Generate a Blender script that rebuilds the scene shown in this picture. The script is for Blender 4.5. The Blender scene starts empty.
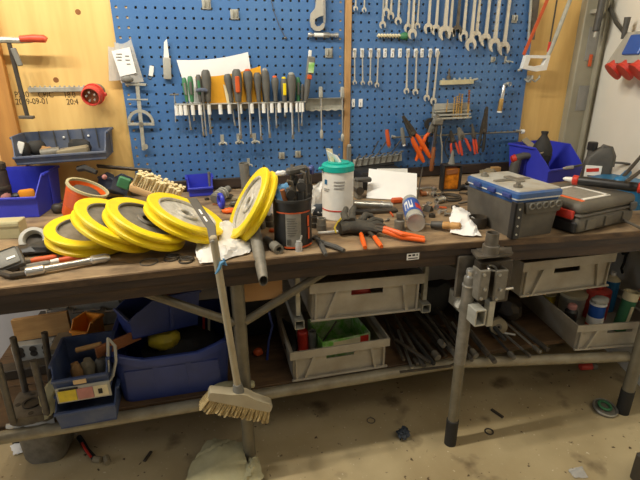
import bpy, bmesh, math, random
from mathutils import Vector, Matrix, Euler
COL = bpy.context.scene.collection
R = math.radians
PI = math.pi
random.seed(5)
ORD = ['first','second','third','fourth','fifth','sixth','seventh','eighth','ninth','tenth','eleventh','twelfth',
       'thirteenth','fourteenth','fifteenth','sixteenth','seventeenth','eighteenth','nineteenth','twentieth','twenty-first','twenty-second','twenty-third','twenty-fourth','twenty-fifth']
# ---- survey helpers: turn a sight line of the photograph into a world point on a known plane
F = 465.64
CAM = Vector((.3133, -2.2454, 1.4))
RT = Vector((.97224104, -.23391876, -.00542179))
DN = Vector((-.0875685, -.34227932, -.93550875))
FW = Vector((.21697728, .91001477, -.35326191))
def ray(px, py): return RT*((px-320)/F) + DN*((py-240)/F) + FW
def T(px, py, z):
    d = ray(px, py); return CAM + d*((z-CAM.z)/d.z)
def P(px, py, y):
    d = ray(px, py); return CAM + d*((y-CAM.y)/d.y)
def mpp(p): return (Vector(p)-CAM).dot(FW)/F          # metres that one pixel covers at p
BZ = .84                                              # bench top height
SZ = .292                                             # lower shelf height

# ---- materials
def lin(c):
    return tuple(((v/255)/12.92 if v/255 <= .04045 else ((v/255+.055)/1.055)**2.4) for v in c)+(1,)
def mat(name, c, r=.5, m=0.0, c2=None, amt=.5, scale=18, bump=0.0, stretch=None, spec=None, trans=0, ior=1.45, alpha=1):
    M_ = bpy.data.materials.new(name); M_.use_nodes = True
    nt = M_.node_tree; b = nt.nodes['Principled BSDF']
    b.inputs['Roughness'].default_value = r; b.inputs['Metallic'].default_value = m
    if spec is not None: b.inputs['Specular IOR Level'].default_value = spec
    if trans: b.inputs['Transmission Weight'].default_value = trans; b.inputs['IOR'].default_value = ior
    if alpha < 1: b.inputs['Alpha'].default_value = alpha
    tc = nt.nodes.new('ShaderNodeTexCoord'); mp = nt.nodes.new('ShaderNodeMapping')
    nt.links.new(tc.outputs['Object'], mp.inputs['Vector'])
    if stretch: mp.inputs['Scale'].default_value = stretch
    n = nt.nodes.new('ShaderNodeTexNoise'); n.inputs['Scale'].default_value = scale; n.inputs['Detail'].default_value = 5
    n.inputs['Roughness'].default_value = .6
    nt.links.new(mp.outputs[0], n.inputs['Vector'])
    rp = nt.nodes.new('ShaderNodeValToRGB'); rp.color_ramp.elements[0].position = .38; rp.color_ramp.elements[1].position = .68
    nt.links.new(n.outputs['Fac'], rp.inputs[0])
    if c2 is None: c2 = tuple(v*.72 for v in c)
    A = lin(c); B = lin(c2)
    rp.color_ramp.elements[0].color = A
    rp.color_ramp.elements[1].color = tuple(A[i]*(1-amt)+B[i]*amt for i in range(3))+(1,)
    nt.links.new(rp.outputs[0], b.inputs['Base Color'])
    if bump:
        bp = nt.nodes.new('ShaderNodeBump'); bp.inputs['Strength'].default_value = bump; bp.inputs['Distance'].default_value = .004
        nt.links.new(n.outputs['Fac'], bp.inputs['Height']); nt.links.new(bp.outputs[0], b.inputs['Normal'])
    return M_
K = {}
def D(key, *a, **k): K[key] = mat(key, *a, **k)
D('ply', (234,196,122), .6, c2=(212,166,94), amt=.6, scale=3.2, stretch=(5,1,.5))
D('ply_dark', (196,140,70), .65, c2=(150,98,44), amt=.6, scale=4, stretch=(6,1,.6))
D('batten', (190,150,100), .7, c2=(150,105,60), amt=.6, scale=8, stretch=(6,1,1))
D('knot', (150,95,45), .7)
D('peg', (70,112,166), .40, c2=(90,128,170), amt=.5, scale=2.5)
D('wallwhite', (244,240,228), .6, c2=(228,222,206), amt=.5, scale=1.6)
D('wallgrey', (172,170,174), .7, c2=(150,148,150), amt=.5, scale=2)
D('post', (166,160,140), .5, c2=(140,134,112), amt=.6, scale=3)
D('tape', (150,148,142), .35, c2=(128,126,120))
D('benchtop', (158,134,102), .68, c2=(92,74,56), amt=.9, scale=9, bump=.25, stretch=(1,2.2,1))
D('benchedge', (104,82,58), .7, c2=(58,44,34), amt=.9, scale=14, bump=.4, stretch=(1,1,3))
D('benchdark', (46,36,32), .6, c2=(74,58,46), amt=.7, scale=11, bump=.3, stretch=(.5,1,3))
D('benchbeam', (44,34,28), .6, c2=(86,64,44), amt=.7, scale=9, bump=.3, stretch=(.4,1,4))
D('pipe', (128,121,103), .48, .35, c2=(104,96,78), amt=.7, scale=16)
D('rail', (158,150,128), .5, .2, c2=(120,108,86), amt=.7, scale=16)
D('rubber', (38,36,34), .7)
D('black', (32,31,31), .45, c2=(52,50,48))
D('blackmatte', (44,43,41), .75, c2=(66,62,56))
D('darkgrey', (74,72,68), .55, c2=(98,94,86))
D('grey', (126,124,116), .55, c2=(100,97,88))
D('softgrip', (98,96,90), .6, c2=(66,64,60), amt=.6)
D('lightgrey', (176,174,164), .5, c2=(148,145,134))
D('crate', (172,164,148), .55, c2=(136,126,106), amt=.65, scale=9)
D('crate_in', (132,124,110), .6, c2=(98,90,76))
D('white', (240,239,233), .5, c2=(222,220,212), amt=.5)
D('paper', (244,243,240), .7, c2=(232,231,228), amt=.4)
D('bag', (236,234,228), .35, c2=(212,208,202), amt=.5)
D('clearbag', (214,212,206), .25, c2=(190,186,178), alpha=.55)
D('steel', (186,184,176), .32, .75, c2=(146,140,128), amt=.6, scale=30)
D('chrome', (216,214,208), .25, .7, c2=(180,176,166), amt=.5, scale=30)
D('spanner', (214,209,196), .36, .5, c2=(178,172,158), amt=.5, scale=14)
D('iron', (108,102,92), .5, .25, c2=(66,58,48), amt=.7, scale=22)
D('irondark', (62,57,50), .55, .2, c2=(86,74,58), amt=.7, scale=22)
D('castgrey', (132,127,116), .5, .12, c2=(92,86,74), amt=.7, scale=26)
D('castlight', (176,172,160), .5, .1, c2=(222,218,206), amt=.9, scale=42)
D('galv', (190,188,176), .42, .25, c2=(142,138,122), amt=.6, scale=26)
D('yellow', (244,216,24), .42, c2=(222,188,24), amt=.6, scale=20)
D('yellowworn', (226,200,50), .5, c2=(176,150,60), amt=.7, scale=24)
D('blue', (58,66,196), .38, c2=(46,54,168), amt=.5, scale=8)
D('navy', (52,68,134), .42, c2=(44,58,108), amt=.6, scale=8)
D('dustblue', (74,86,112), .6, c2=(110,112,116), amt=.7, scale=16)
D('binblue', (60,76,116), .5, c2=(96,104,122), amt=.7, scale=14)
D('orange', (240,104,28), .42, c2=(214,84,22), amt=.6)
D('orangedull', (214,92,40), .5, c2=(170,72,34))
D('orangebin', (236,150,34), .45, c2=(206,122,24), amt=.6)
D('ambertank', (226,138,30), .3, c2=(120,52,14), amt=.9, scale=40)
D('red', (206,58,42), .42, c2=(170,34,26))
D('coral', (224,88,60), .42, c2=(190,64,44))
D('redplug', (214,76,64), .4, c2=(190,58,50))
D('teal', (24,172,158), .4, c2=(20,150,138), amt=.4)
D('green', (66,128,84), .5, c2=(48,96,66))
D('limegreen', (112,186,64), .5, c2=(226,228,204), amt=.9, scale=26)
D('cyanblue', (38,112,158), .45, c2=(30,88,128))
D('canblue', (44,92,178), .35, c2=(36,76,150), amt=.4)
D('wood', (196,152,92), .6, c2=(160,112,60), amt=.6, scale=9, stretch=(1,5,5))
D('woodblock', (222,188,138), .6, c2=(196,156,104), amt=.5, scale=9, stretch=(1,5,5))
D('woodbrown', (150,92,50), .6, c2=(112,66,36), amt=.6, scale=9)
D('broomwood', (176,164,136), .6, c2=(146,132,106), amt=.5, scale=9)
D('brass', (196,158,92), .35, .3, c2=(140,104,52))
D('bristle', (232,216,172), .8, c2=(206,184,136), amt=.6, scale=40)
D('straw', (190,168,118), .85, c2=(146,122,78), amt=.7, scale=60)
D('card', (168,128,82), .8, c2=(164,122,74))
D('drab', (150,138,112), .8, c2=(120,106,82), amt=.6)
D('envelope', (244,180,44), .6, c2=(230,150,30), amt=.5, scale=8)
D('ragbeige', (190,182,142), .85, c2=(160,150,112), amt=.6, scale=10, bump=.4)
D('ragblue', (64,70,78), .85, c2=(50,56,64))
D('skyrag', (96,150,190), .7, c2=(60,110,160))
D('glove', (66,63,57), .85, c2=(92,88,78), amt=.6, scale=40)
D('printgrey', (176,174,168), .6)
D('labelgrey', (150,146,136), .5, c2=(128,124,114), amt=.8, scale=70)
D('ink', (70,52,34), .8)
D('inkblack', (34,32,30), .7)
D('cream', (226,214,176), .6, c2=(198,184,146))
D('beigerail', (206,196,158), .5, c2=(178,166,128))
D('pink', (196,134,124), .7)
D('batterytop', (178,178,172), .5, c2=(158,148,128), amt=.8, scale=16)
D('batteryblue', (44,88,150), .45, c2=(86,104,134), amt=.5, scale=18)
D('case', (104,99,88), .6, c2=(78,73,64), amt=.7, scale=8)
D('casedark', (94,89,80), .6, c2=(60,56,50), amt=.7, scale=9)
D('shelfwood', (104,78,50), .7, c2=(62,46,30), amt=.8, scale=6, stretch=(1,4,1))
D('cable', (70,68,62), .5)

# ---- mesh builder
class MB:
    def __init__(s): s.bm = bmesh.new(); s.m = Matrix()
    def v(s, p): return s.bm.verts.new(s.m @ Vector(p))
    def f(s, vs):
        try: return s.bm.faces.new(vs)
        except ValueError: return None
    def loft(s, loops, cap=True, close=False):
        rows = [[s.v(p) for p in l] for l in loops]; n = len(rows[0])
        prs = list(zip(rows, rows[1:])) + ([(rows[-1], rows[0])] if close else [])
        for a, b in prs:
            for i in range(n):
                j = (i+1) % n; s.f((a[i], a[j], b[j], b[i]))
        if cap and not close:
            s.f(rows[0][::-1]); s.f(rows[-1])
        return s
    def box(s, c, d, bev=0, rot=None, seg=1):
        m = Matrix.Translation(c)
        if rot is not None: m = m @ (rot if isinstance(rot, Matrix) else Euler(rot).to_matrix().to_4x4())
        m = s.m @ m @ Matrix.Diagonal((d[0], d[1], d[2], 1))
        r = bmesh.ops.create_cube(s.bm, size=1, matrix=m)
        if bev:
            es = list({e for v in r['verts'] for e in v.link_edges})
            bmesh.ops.bevel(s.bm, geom=es, offset=bev, segments=seg, affect='EDGES', profile=.5)
        return s
    def hexa(s, bot, top): return s.loft([bot, top])
    def ringpts(s, c, ax, r, n=16, ph=0):
        ax = Vector(ax).normalized(); u = ax.orthogonal().normalized(); w = ax.cross(u)
        return [Vector(c)+u*(r*math.cos(ph+2*PI*i/n))+w*(r*math.sin(ph+2*PI*i/n)) for i in range(n)]
    def cyl(s, a, b, r0, r1=None, n=16):
        a = Vector(a); b = Vector(b); r1 = r0 if r1 is None else r1
        return s.loft([s.ringpts(a, b-a, r0, n), s.ringpts(b, b-a, r1, n)])
    def lathe(s, prof, n=24, o=(0,0,0), ax=(0,0,1), close=False):
        ax = Vector(ax).normalized(); o = Vector(o)
        u = Vector((1,0,0)) if abs(ax.z) > .99 else ax.orthogonal().normalized(); w = ax.cross(u)
        loops = [[o+ax*z+u*(max(r,1e-4)*math.cos(2*PI*i/n))+w*(max(r,1e-4)*math.sin(2*PI*i/n)) for i in range(n)] for r, z in prof]
        return s.loft(loops, close=close)
    def ann(s, c, ax, ri, ro, h, n=24):
        return s.lathe([(ri,-h/2),(ro,-h/2),(ro,h/2),(ri,h/2)], n, c, ax, close=True)
    def tube(s, pts, r, n=8):
        pts = [Vector(p) for p in pts]; rs = r if isinstance(r, (list,tuple)) else [r]*len(pts)
        loops = []; u = None
        for i, p in enumerate(pts):
            t = (pts[min(i+1,len(pts)-1)]-pts[max(i-1,0)]).normalized()
            u = t.orthogonal().normalized() if u is None else (u - t*u.dot(t)).normalized()
            w = t.cross(u)
            loops.append([p+u*(rs[i]*math.cos(2*PI*k/n))+w*(rs[i]*math.sin(2*PI*k/n)) for k in range(n)])
        return s.loft(loops)
    def torus(s, c, ax, rr, r, n=28, k=8):
        ring = s.ringpts(c, ax, rr, n); ax = Vector(ax).normalized(); c = Vector(c); loops = []
        for p in ring:
            d = (p-c).normalized()
            loops.append([p+d*(r*math.cos(2*PI*j/k))+ax*(r*math.sin(2*PI*j/k)) for j in range(k)])
        return s.loft(loops, close=True)
    def prism(s, poly, y0, y1):                        # outline in x,z pushed through y
        return s.loft([[(x,y0,z) for x,z in poly], [(x,y1,z) for x,z in poly]])
    def slab(s, poly, z0, z1):                         # outline in x,y pushed through z
        return s.loft([[(x,y,z0) for x,y in poly], [(x,y,z1) for x,y in poly]])
    def sheet(s, fn, nu, nv, t=.0012):                 # closed thin surface
        g = [[Vector(fn(i/nu, j/nv)) for j in range(nv+1)] for i in range(nu+1)]
        def nrm(i,j):
            a = g[min(i+1,nu)][j]-g[max(i-1,0)][j]; b = g[i][min(j+1,nv)]-g[i][max(j-1,0)]
            n = a.cross(b); return n.normalized() if n.length > 1e-9 else Vector((0,0,1))
        A = [[s.v(g[i][j]) for j in range(nv+1)] for i in range(nu+1)]
        B = [[s.v(g[i][j]+nrm(i,j)*t) for j in range(nv+1)] for i in range(nu+1)]
        for i in range(nu):
            for j in range(nv):
                s.f((A[i][j],A[i+1][j],A[i+1][j+1],A[i][j+1])); s.f((B[i][j],B[i][j+1],B[i+1][j+1],B[i+1][j]))
        for i in range(nu):
            s.f((A[i][0],B[i][0],B[i+1][0],A[i+1][0])); s.f((A[i][nv],A[i+1][nv],B[i+1][nv],B[i][nv]))
        for j in range(nv):
            s.f((A[0][j],A[0][j+1],B[0][j+1],B[0][j])); s.f((A[nu][j],B[nu][j],B[nu][j+1],A[nu][j+1]))
        return s
    def blob(s, c, d, n=14, k=9, jit=0, seed=1, sq=1.0):
        rg = random.Random(seed); loops = []
        for j in range(1, k):
            th = PI*j/k; z = math.cos(th); rr = math.sin(th)**sq
            loops.append([(c[0]+d[0]/2*rr*math.cos(2*PI*i/n)*(1+rg.uniform(-jit,jit)), c[1]+d[1]/2*rr*math.sin(2*PI*i/n)*(1+rg.uniform(-jit,jit)),
                           c[2]+d[2]/2*z*(1+rg.uniform(-jit,jit))) for i in range(n)])
        return s.loft(loops[::-1])
def rrect(w, d, r, z, n=4, cx=0, cy=0):
    pts = []
    for sx, sy, a0 in ((1,1,0),(-1,1,90),(-1,-1,180),(1,-1,270)):
        for i in range(n+1):
            a = R(a0+90*i/n); pts.append((cx+sx*(w/2-r)+r*math.cos(a), cy+sy*(d/2-r)+r*math.sin(a), z))
    return pts
def link(o): COL.objects.link(o); return o
def obj(name, mb, material, parent=None, label=None, ang=32, flat=False):
    bmesh.ops.recalc_face_normals(mb.bm, faces=mb.bm.faces[:])
    me = bpy.data.meshes.new(name); mb.bm.to_mesh(me); mb.bm.free()
    if not flat:
        me.shade_smooth(); me.set_sharp_from_angle(angle=R(ang))
    me.materials.append(K[material] if isinstance(material, str) else material)
    o = link(bpy.data.objects.new(name, me))
    if parent is not None: o.parent = parent
    if label: o['label'] = label
    return o
def rotm(rot):
    if rot is None: return Matrix()
    if isinstance(rot, Matrix): return rot.to_4x4()
    return Euler(rot).to_matrix().to_4x4()
def tag(o, label, cat, group=None, kind=None):
    o['label'] = label; o['category'] = cat
    if group: o['group'] = group
    if kind: o['kind'] = kind
    return o
def thing(name, label, cat, loc=(0,0,0), rot=None, group=None):
    o = link(bpy.data.objects.new(name, None)); o.empty_display_size = .03
    o.matrix_world = Matrix.Translation(loc) @ rotm(rot)
    return tag(o, label, cat, group)
def single(name, mb, material, label, cat, loc=(0,0,0), rot=None, group=None, flat=False):
    o = obj(name, mb, material, flat=flat); o.matrix_world = Matrix.Translation(loc) @ rotm(rot)
    return tag(o, label, cat, group)
def struct(name, mb, material, parent=None, flat=False):
    o = obj(name, mb, material, parent, flat=flat)
    if parent is None: o['kind'] = 'structure'
    return o
def dup(root, loc, rot=None, label=None):
    r = root.copy(); COL.objects.link(r); r.matrix_world = Matrix.Translation(loc) @ rotm(rot)
    if label: r['label'] = label
    for ch in list(root.children):
        c = ch.copy(); COL.objects.link(c); c.parent = r
        for g in ch.children:
            d = g.copy(); COL.objects.link(d); d.parent = c
    return r
def frame(xa, ya):                                     # rotation whose x runs along xa and y near ya
    x = Vector(xa).normalized(); z = x.cross(Vector(ya)).normalized(); y = z.cross(x)
    return Matrix((x, y, z)).transposed().to_4x4()
def zto(n, hint=(1,0,0)):                              # rotation whose z runs along n
    z = Vector(n).normalized(); x = (Vector(hint)-z*z.dot(Vector(hint))).normalized(); y = z.cross(x)
    return Matrix((x, y, z)).transposed().to_4x4()
# ================= SETTING =================
# floor: stained concrete
fm = bpy.data.materials.new('stained_concrete'); fm.use_nodes = True
nt = fm.node_tree; b = nt.nodes['Principled BSDF']; b.inputs['Roughness'].default_value = .55
tc = nt.nodes.new('ShaderNodeTexCoord')
def noise(sc, det=6):
    n = nt.nodes.new('ShaderNodeTexNoise'); n.inputs['Scale'].default_value = sc; n.inputs['Detail'].default_value = det
    nt.links.new(tc.outputs['Object'], n.inputs['Vector']); return n
def ramp(n, p0, p1, c0, c1):
    r = nt.nodes.new('ShaderNodeValToRGB'); e = r.color_ramp.elements
    e[0].position = p0; e[1].position = p1; e[0].color = c0; e[1].color = c1
    nt.links.new(n.outputs['Fac'], r.inputs[0]); return r
def mixc(a, b2, fac, mode='MIX'):
    m = nt.nodes.new('ShaderNodeMix'); m.data_type = 'RGBA'; m.blend_type = mode
    nt.links.new(a, m.inputs['A']); nt.links.new(b2, m.inputs['B'])
    if isinstance(fac, float): m.inputs['Factor'].default_value = fac
    else: nt.links.new(fac, m.inputs['Factor'])
    return m.outputs['Result']
base = ramp(noise(2.2), .35, .7, lin((196,178,138)), lin((160,140,102)))
spk = ramp(noise(60, 3), .67, .74, (0,0,0,1), (.8,.8,.8,1))
pale = nt.nodes.new('ShaderNodeRGB'); pale.outputs[0].default_value = lin((228,218,186))
drk = nt.nodes.new('ShaderNodeRGB'); drk.outputs[0].default_value = lin((84,66,44))
c1 = mixc(base.outputs[0], pale.outputs[0], spk.outputs[0])
st = ramp(noise(5.5, 4), .6, .72, (0,0,0,1), (.75,.75,.75,1))
c2_ = mixc(c1, drk.outputs[0], st.outputs[0])
sp2 = ramp(noise(34, 2), .68, .73, (0,0,0,1), (1,1,1,1))
c3 = mixc(c2_, drk.outputs[0], sp2.outputs[0])
nt.links.new(c3, b.inputs['Base Color'])
bp = nt.nodes.new('ShaderNodeBump'); bp.inputs['Strength'].default_value = .2; bp.inputs['Distance'].default_value = .004
n9 = noise(40); nt.links.new(n9.outputs['Fac'], bp.inputs['Height']); nt.links.new(bp.outputs[0], b.inputs['Normal'])
mb = MB(); mb.box((0,-2,-.05), (7,4.4,.1)); struct('floor', mb, fm)

mb = MB(); mb.box((-.05,.05,1.95), (5,.06,2.3)); wall = struct('wall_back', mb, 'ply')       # plywood lining
mb = MB(); mb.box((-.05,.06,.4), (5,.06,.8)); struct('wall_back.001', mb, 'wallgrey')         # painted wall below the bench
mb = MB(); mb.slab([(2.40,.02),(2.125,-.98),(1.75,-2.4),(1.95,-2.4),(2.6,.02)], 0, 3.0); struct('wall_right', mb, 'wallwhite')
mb = MB()
for px, py in ((78,12),(56,80)):
    mb = MB(); q = P(px, py, .02); mb.cyl((q.x,.0195,q.z),(q.x,.021,q.z),.011,n=12); obj('knot', mb, 'knot', wall)
# steel column in the corner
mb = MB()
x0 = 2.235; x1 = 2.395
mb.box(((x0+x1)/2, .005, 1.5), (x1-x0, .05, 3.0), .004)
mb.box((x1-.05, -.03, 1.5), (.012, .03, 3.0), .002)
post = struct('trim_1', mb, 'post')
for z, h in ((1.49,.16),(1.22,.13)):
    mb = MB(); mb.box((x0+.085, -.0215, z), (.09,.004,h), .001); obj('tape_strip', mb, 'tape', post)
mb = MB(); mb.box((x0+.075,-.026,1.41),(.02,.006,.06),.002); obj('tape_strip', mb, 'orangedull', post)
# wooden stud between the two perforated panels and edge board at far left
mb = MB(); mb.box((.986, .004, 1.35), (.03, .032, 1.03), .002); struct('trim_2', mb, 'batten')
mb = MB(); mb.box((-.50, .005, 1.4), (.09, .032, 1.1), .002, rot=(0,R(0),0)); struct('trim_3', mb, 'ply_dark')
# backsplash board behind the bench
mb = MB(); mb.box((.95, .002, .866), (2.0, .034, .05), .003); struct('trim_4', mb, 'benchdark')
# stamped print on the plywood
def text(s, px, py, size, par, y=.0195, rotz=0, mt='ink', name='stamped_print'):
    cu = bpy.data.curves.new(name, 'FONT'); cu.body = s; cu.size = size; cu.extrude = .0003; cu.size = size
    o = link(bpy.data.objects.new(name, cu)); q = P(px, py, y)
    o.matrix_world = Matrix.Translation((q.x, y, q.z)) @ Euler((PI/2,0,0)).to_matrix().to_4x4()
    o.scale = (.8,1,1); cu.materials.append(K[mt])
    if par is not None: o.parent = par
    return o
text('1', 5, 97.5, .034, wall); text('P230', 15, 97.5, .034, wall); text('CP/C', 38.5, 97.5, .034, wall); text('18.0', 64, 97.5, .034, wall)
text('2009-09-01', 16, 104.5, .034, wall); text('20:4', 67, 104.5, .034, wall)

# ---- perforated panels with real holes
def pegboard(name, label, x0, x1, z0, z1, hx, hz, nc, nr, tilt=0, org=None):
    p = .038; hh = .0047
    xs = [x0]; zs = [z0]
    for c in range(nc): xs += [hx+c*p-hh, hx+c*p+hh]
    for r in range(nr): zs += [hz+r*p-hh, hz+r*p+hh]
    xs.append(x1); zs.append(z1)
    t = thing(name, label, 'pegboard', org, (0,-tilt,0), 'blue perforated tool panels')
    mb = MB()
    V = [[mb.v((x,0,z)) for z in zs] for x in xs]
    for i in range(len(xs)-1):
        for j in range(len(zs)-1):
            if i % 2 == 1 and j % 2 == 1: continue
            mb.f((V[i][j], V[i+1][j], V[i+1][j+1], V[i][j+1]))
    so = obj('sheet', mb, 'peg', t, flat=True)
    sm = so.modifiers.new('solid', 'SOLIDIFY'); sm.thickness = .0016; sm.offset = 0
    mb = MB(); d = .018; y = d/2+.001
    mb.box((x0+.001,y,(z0+z1)/2),(.002,d,z1-z0)); mb.box((x1-.001,y,(z0+z1)/2),(.002,d,z1-z0))
    mb.box(((x0+x1)/2,y,z0+.001),(x1-x0,d,.002)); mb.box(((x0+x1)/2,y,z1-.001),(x1-x0,d,.002))
    obj('flange', mb, 'peg', t)
    return t
o0 = Vector((0,0,1.6225))
pa = pegboard('pegboard', 'wide blue perforated panel holding the screwdriver rack, left of the wooden stud', -.02, .968, -.737, .24, 0, -.038*19, 26, 26, 0, o0)
for bx, bw in ((.022,.07),(.945,.035)):
    mb = MB(); mb.box((bx,.0095,-.25),(bw,.013,.96)); obj('mounting_batten', mb, 'woodblock', pa)
pegboard('pegboard', 'blue perforated panel holding the rows of spanners, right of the wooden stud', -.014, .945, -.289, .70, 0, -.038*7, 25, 26, .0130, Vector((1.016,0,1.1603)))
# ================= WORKBENCH =================
bench = thing('workbench', 'long worn wooden workbench on steel pipe legs with a lower shelf', 'workbench', (0,0,0))
front = [(-.60,-.958),(-.265,-.945),(.146,-.928),(.379,-.919),(.63,-.916),(.897,-.926),(1.177,-.945),(1.46,-.970),(1.77,-.992),(2.10,-1.0)]
def strip(z0, z1, off, y1=None):
    back = [(x, (y1 if y1 is not None else y+.04)) for x, y in front]
    m_ = MB(); m_.slab([(x,y+off) for x,y in front]+([(2.34,-.02),(-.60,-.02)] if y1 == 'full' else back[::-1]), z0, z1); return m_
m_ = MB(); m_.slab([(x,y) for x,y in front]+[(2.13,-.9),(2.34,-.025),(-.60,-.025)], BZ-.022, BZ); top = obj('worktop', m_, 'benchtop', bench)
obj('edge_board', strip(BZ-.021, BZ-.0015, -.006), 'benchedge', bench)
obj('front_board', strip(BZ-.046, BZ-.0215, -.001), 'benchdark', bench)
obj('front_beam', strip(BZ-.083, BZ-.0465, .006), 'benchbeam', bench)
for x in (-.5,-.1,.37,.95,1.5,2.0):
    m_ = MB(); m_.box((x,-.5,BZ-.055),(.05,.78,.06)); obj('cross_beam', m_, 'benchdark', bench)
m_ = MB(); m_.box((.44,-.845,.715),(.15,.03,.10),.003); obj('spacer_block', m_, 'card', bench)
def leg(x, y, r, boot, z1=.755):
    m_ = MB(); m_.cyl((x,y,.0),(x,y,z1),r,n=20); l = obj('leg', m_, 'pipe', bench)
    if boot:
        m_ = MB(); m_.cyl((x,y,0),(x,y,.115),r+.0025,n=20); obj('rubber_boot', m_, 'rubber', l)
    return l
leg(.366,-.865,.0225,False)
leg(1.94,-.985,.0235,True)
leg(-.52,-.89,.0225,False)
leg(.366,-.10,.0225,False); leg(1.96,-.12,.0225,False)
for sx, x1 in ((-1,-.0),(1,.60)):
    m_ = MB(); a = Vector((.366+sx*.018,-.868,.60)); e = Vector((.366+sx*.30,-.868,.755)); m_.tube([a,e],.0145,10); obj('brace', m_, 'pipe', bench)
m_ = MB(); m_.tube([Vector((1.36,-.87,.60)),Vector((1.10,-.86,.75))],.0145,10); obj('brace', m_, 'irondark', bench)
# lower shelf: round rail and boards
m_ = MB(); m_.tube([(-.60,-.845,.268),(.37,-.835,.268),(1.2,-.83,.268),(1.93,-.955,.262)],.0215,14); obj('shelf_rail', m_, 'rail', bench)
for y0, y1 in ((-.818,-.60),(-.595,-.38),(-.375,-.16)):
    m_ = MB(); m_.box((.69,(y0+y1)/2,SZ-.011),(2.54,y1-y0,.020),.002); obj('shelf_board', m_, 'shelfwood', bench)
# drawer runners (square tube hangers that carry the crates)
def hanger(x, z, y):
    m_ = MB()
    t = .0025; s = .032
    for dx, dz, wx, wz in ((0,s/2,s,t),(0,-s/2,s,t),(s/2,0,t,s),(-s/2,0,t,s)): m_.box((x+dx,(y-.25)/2,z+dz),(wx,abs(y+.25),wz))
    m_.box((x,y+.03,(z+BZ-.09)/2+.02),(.016,.02,BZ-.10-z),.001)
    obj('drawer_runner', m_, 'galv', bench)
hanger(.575,.535,-.83); hanger(1.062,.535,-.83)
# sticker on the front
q = P(413,256.5,-.932); m_ = MB(); m_.box(q,(.044,.0012,.023)); stk = obj('sticker', m_, 'paper', bench, 'small white sticker with black print')
m_ = MB()
for dx, dz, w, hh in ((-.012,.005,.010,.006),(.002,.005,.010,.006),(.014,.005,.004,.006),(0,-.006,.034,.003)): m_.box((q.x+dx,q.y-.0009,q.z+dz),(w,.0006,hh))
obj('sticker_print', m_, 'inkblack', stk)
# dark stains / chips stay in the material
# ================= TOOLS ON THE WALL =================
PG = 'tools on the perforated panels'
# ---- screwdriver rack: tray with white clips
a = P(175,103,-.03); bq = P(304.5,103,-.03); rz_ = (a.z+bq.z)/2
rack = thing('screwdriver_rack', 'long white clip rack holding screwdrivers on the blue panel', 'tool rack', (a.x,-.03,rz_))
W_ = bq.x-a.x
m_ = MB(); m_.box((W_/2,.0,0),(W_,.058,.004),.001); m_.box((W_/2,.027,-.012),(W_,.003,.03)); obj('tray', m_, 'lightgrey', rack)
for px in (176.4,180.6,185.3,192.7,200,209,220.3,229.4,240.3,252,263.8,271.9,279.4,286,291,297,300.5,303):
    m_ = MB(); x = P(px,108,-.055).x-a.x
    loops = []
    r = .0085 if px < 288 else .0065
    arc = [(r*math.cos(R(t)), r*math.sin(R(t))) for t in range(-250,71,32)]
    ai = [(q*.72, w*.72) for q, w in arc]
    m_.slab([(x+u,-.022+w) for u, w in arc]+[(x+u,-.022+w) for u, w in ai[::-1]], -.044, -.002); obj('clip', m_, 'white', rack)
# ---- screwdrivers: px of handle, top row of handle, handle width px, handle bottom, blade bottom, colours
def driver(name, label, px, ytop, wpx, yb, hmat, capmat=None, panel=None, tip_w=1.6, lean=0, blade='steel', y=-.05, shape=0, cat='screwdriver', grp='screwdrivers in the clip rack'):
    top_ = P(px, ytop, y); base = P(px, 103, y); tip = P(px, yb, y); k = mpp(base)
    L = top_.z-base.z; r = wpx*k/2*1.1; bl = base.z-tip.z
    t = thing(name, label, cat, base, (0,R(lean),0), grp)
    m_ = MB()
    if shape == 0: prof = [(.3*r,.004),(.62*r,.006),(.66*r,.16*L),(.8*r,.35*L),(r,.62*L),(.98*r,.82*L),(.82*r,.94*L),(.5*r,L),(0,L)]
    elif shape == 1: prof = [(.5*r,.004),(.95*r,.006),(.95*r,.1*L),(.6*r,.2*L),(.62*r,.32*L),(r,.45*L),(r,.9*L),(.75*r,L),(0,L)]
    else: prof = [(.3*r,.004),(.55*r,.006),(.5*r,.3*L),(.75*r,.55*L),(r,.8*L),(.9*r,.93*L),(.55*r,L),(0,L)]
    m_.lathe(prof, 14); h = obj('handle', m_, hmat, t)
    if capmat:
        m_ = MB(); m_.lathe([(0,.86*L),(r*.62,.86*L),(r*.62,L*1.01),(r*.35,L*1.05),(0,L*1.05)], 12); obj('end_cap', m_, capmat, h)
    if panel:
        m_ = MB(); m_.box((0,-r*.82,.56*L),(r*.9,r*.5,.5*L),r*.2); obj('grip_inlay', m_, panel, h)
    br = tip_w*k/2
    m_ = MB(); m_.lathe([(br,-bl*.9),(br,.02)], 10)
    m_.hexa([(-br*1.3,-br*.35,-bl),(br*1.3,-br*.35,-bl),(br*1.3,br*.35,-bl),(-br*1.3,br*.35,-bl)],[(-br,-br,-bl*.88),(br,-br,-bl*.88),(br,br,-bl*.88),(-br,br,-bl*.88)])
    obj('blade', m_, blade, t)
    return t
t = thing('hex_key', 'small steel T-shaped key leftmost in the screwdriver rack', 'hex key', P(174.5,95,-.05), (0,R(4),0))
m_ = MB(); m_.tube([(-.02,0,.0),(.018,0,.003)],.0035,8); obj('crossbar', m_, 'iron', t)
m_ = MB(); m_.tube([(0,0,0),(0,0,-.115)],.0025,8); obj('shaft', m_, 'steel', t)
driver('screwdriver','slim grey-green screwdriver, leftmost handled one in the rack',187.3,77.5,4.6,130,'green',panel='grey',lean=-2)
driver('screwdriver','green and black screwdriver second from the left in the rack',192.4,76,5.2,121,'green',panel='softgrip')
driver('screwdriver','bright green screwdriver beside the big grey handle in the rack',200.6,74.5,5.2,136,'softgrip',panel='green',tip_w=1.8)
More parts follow.
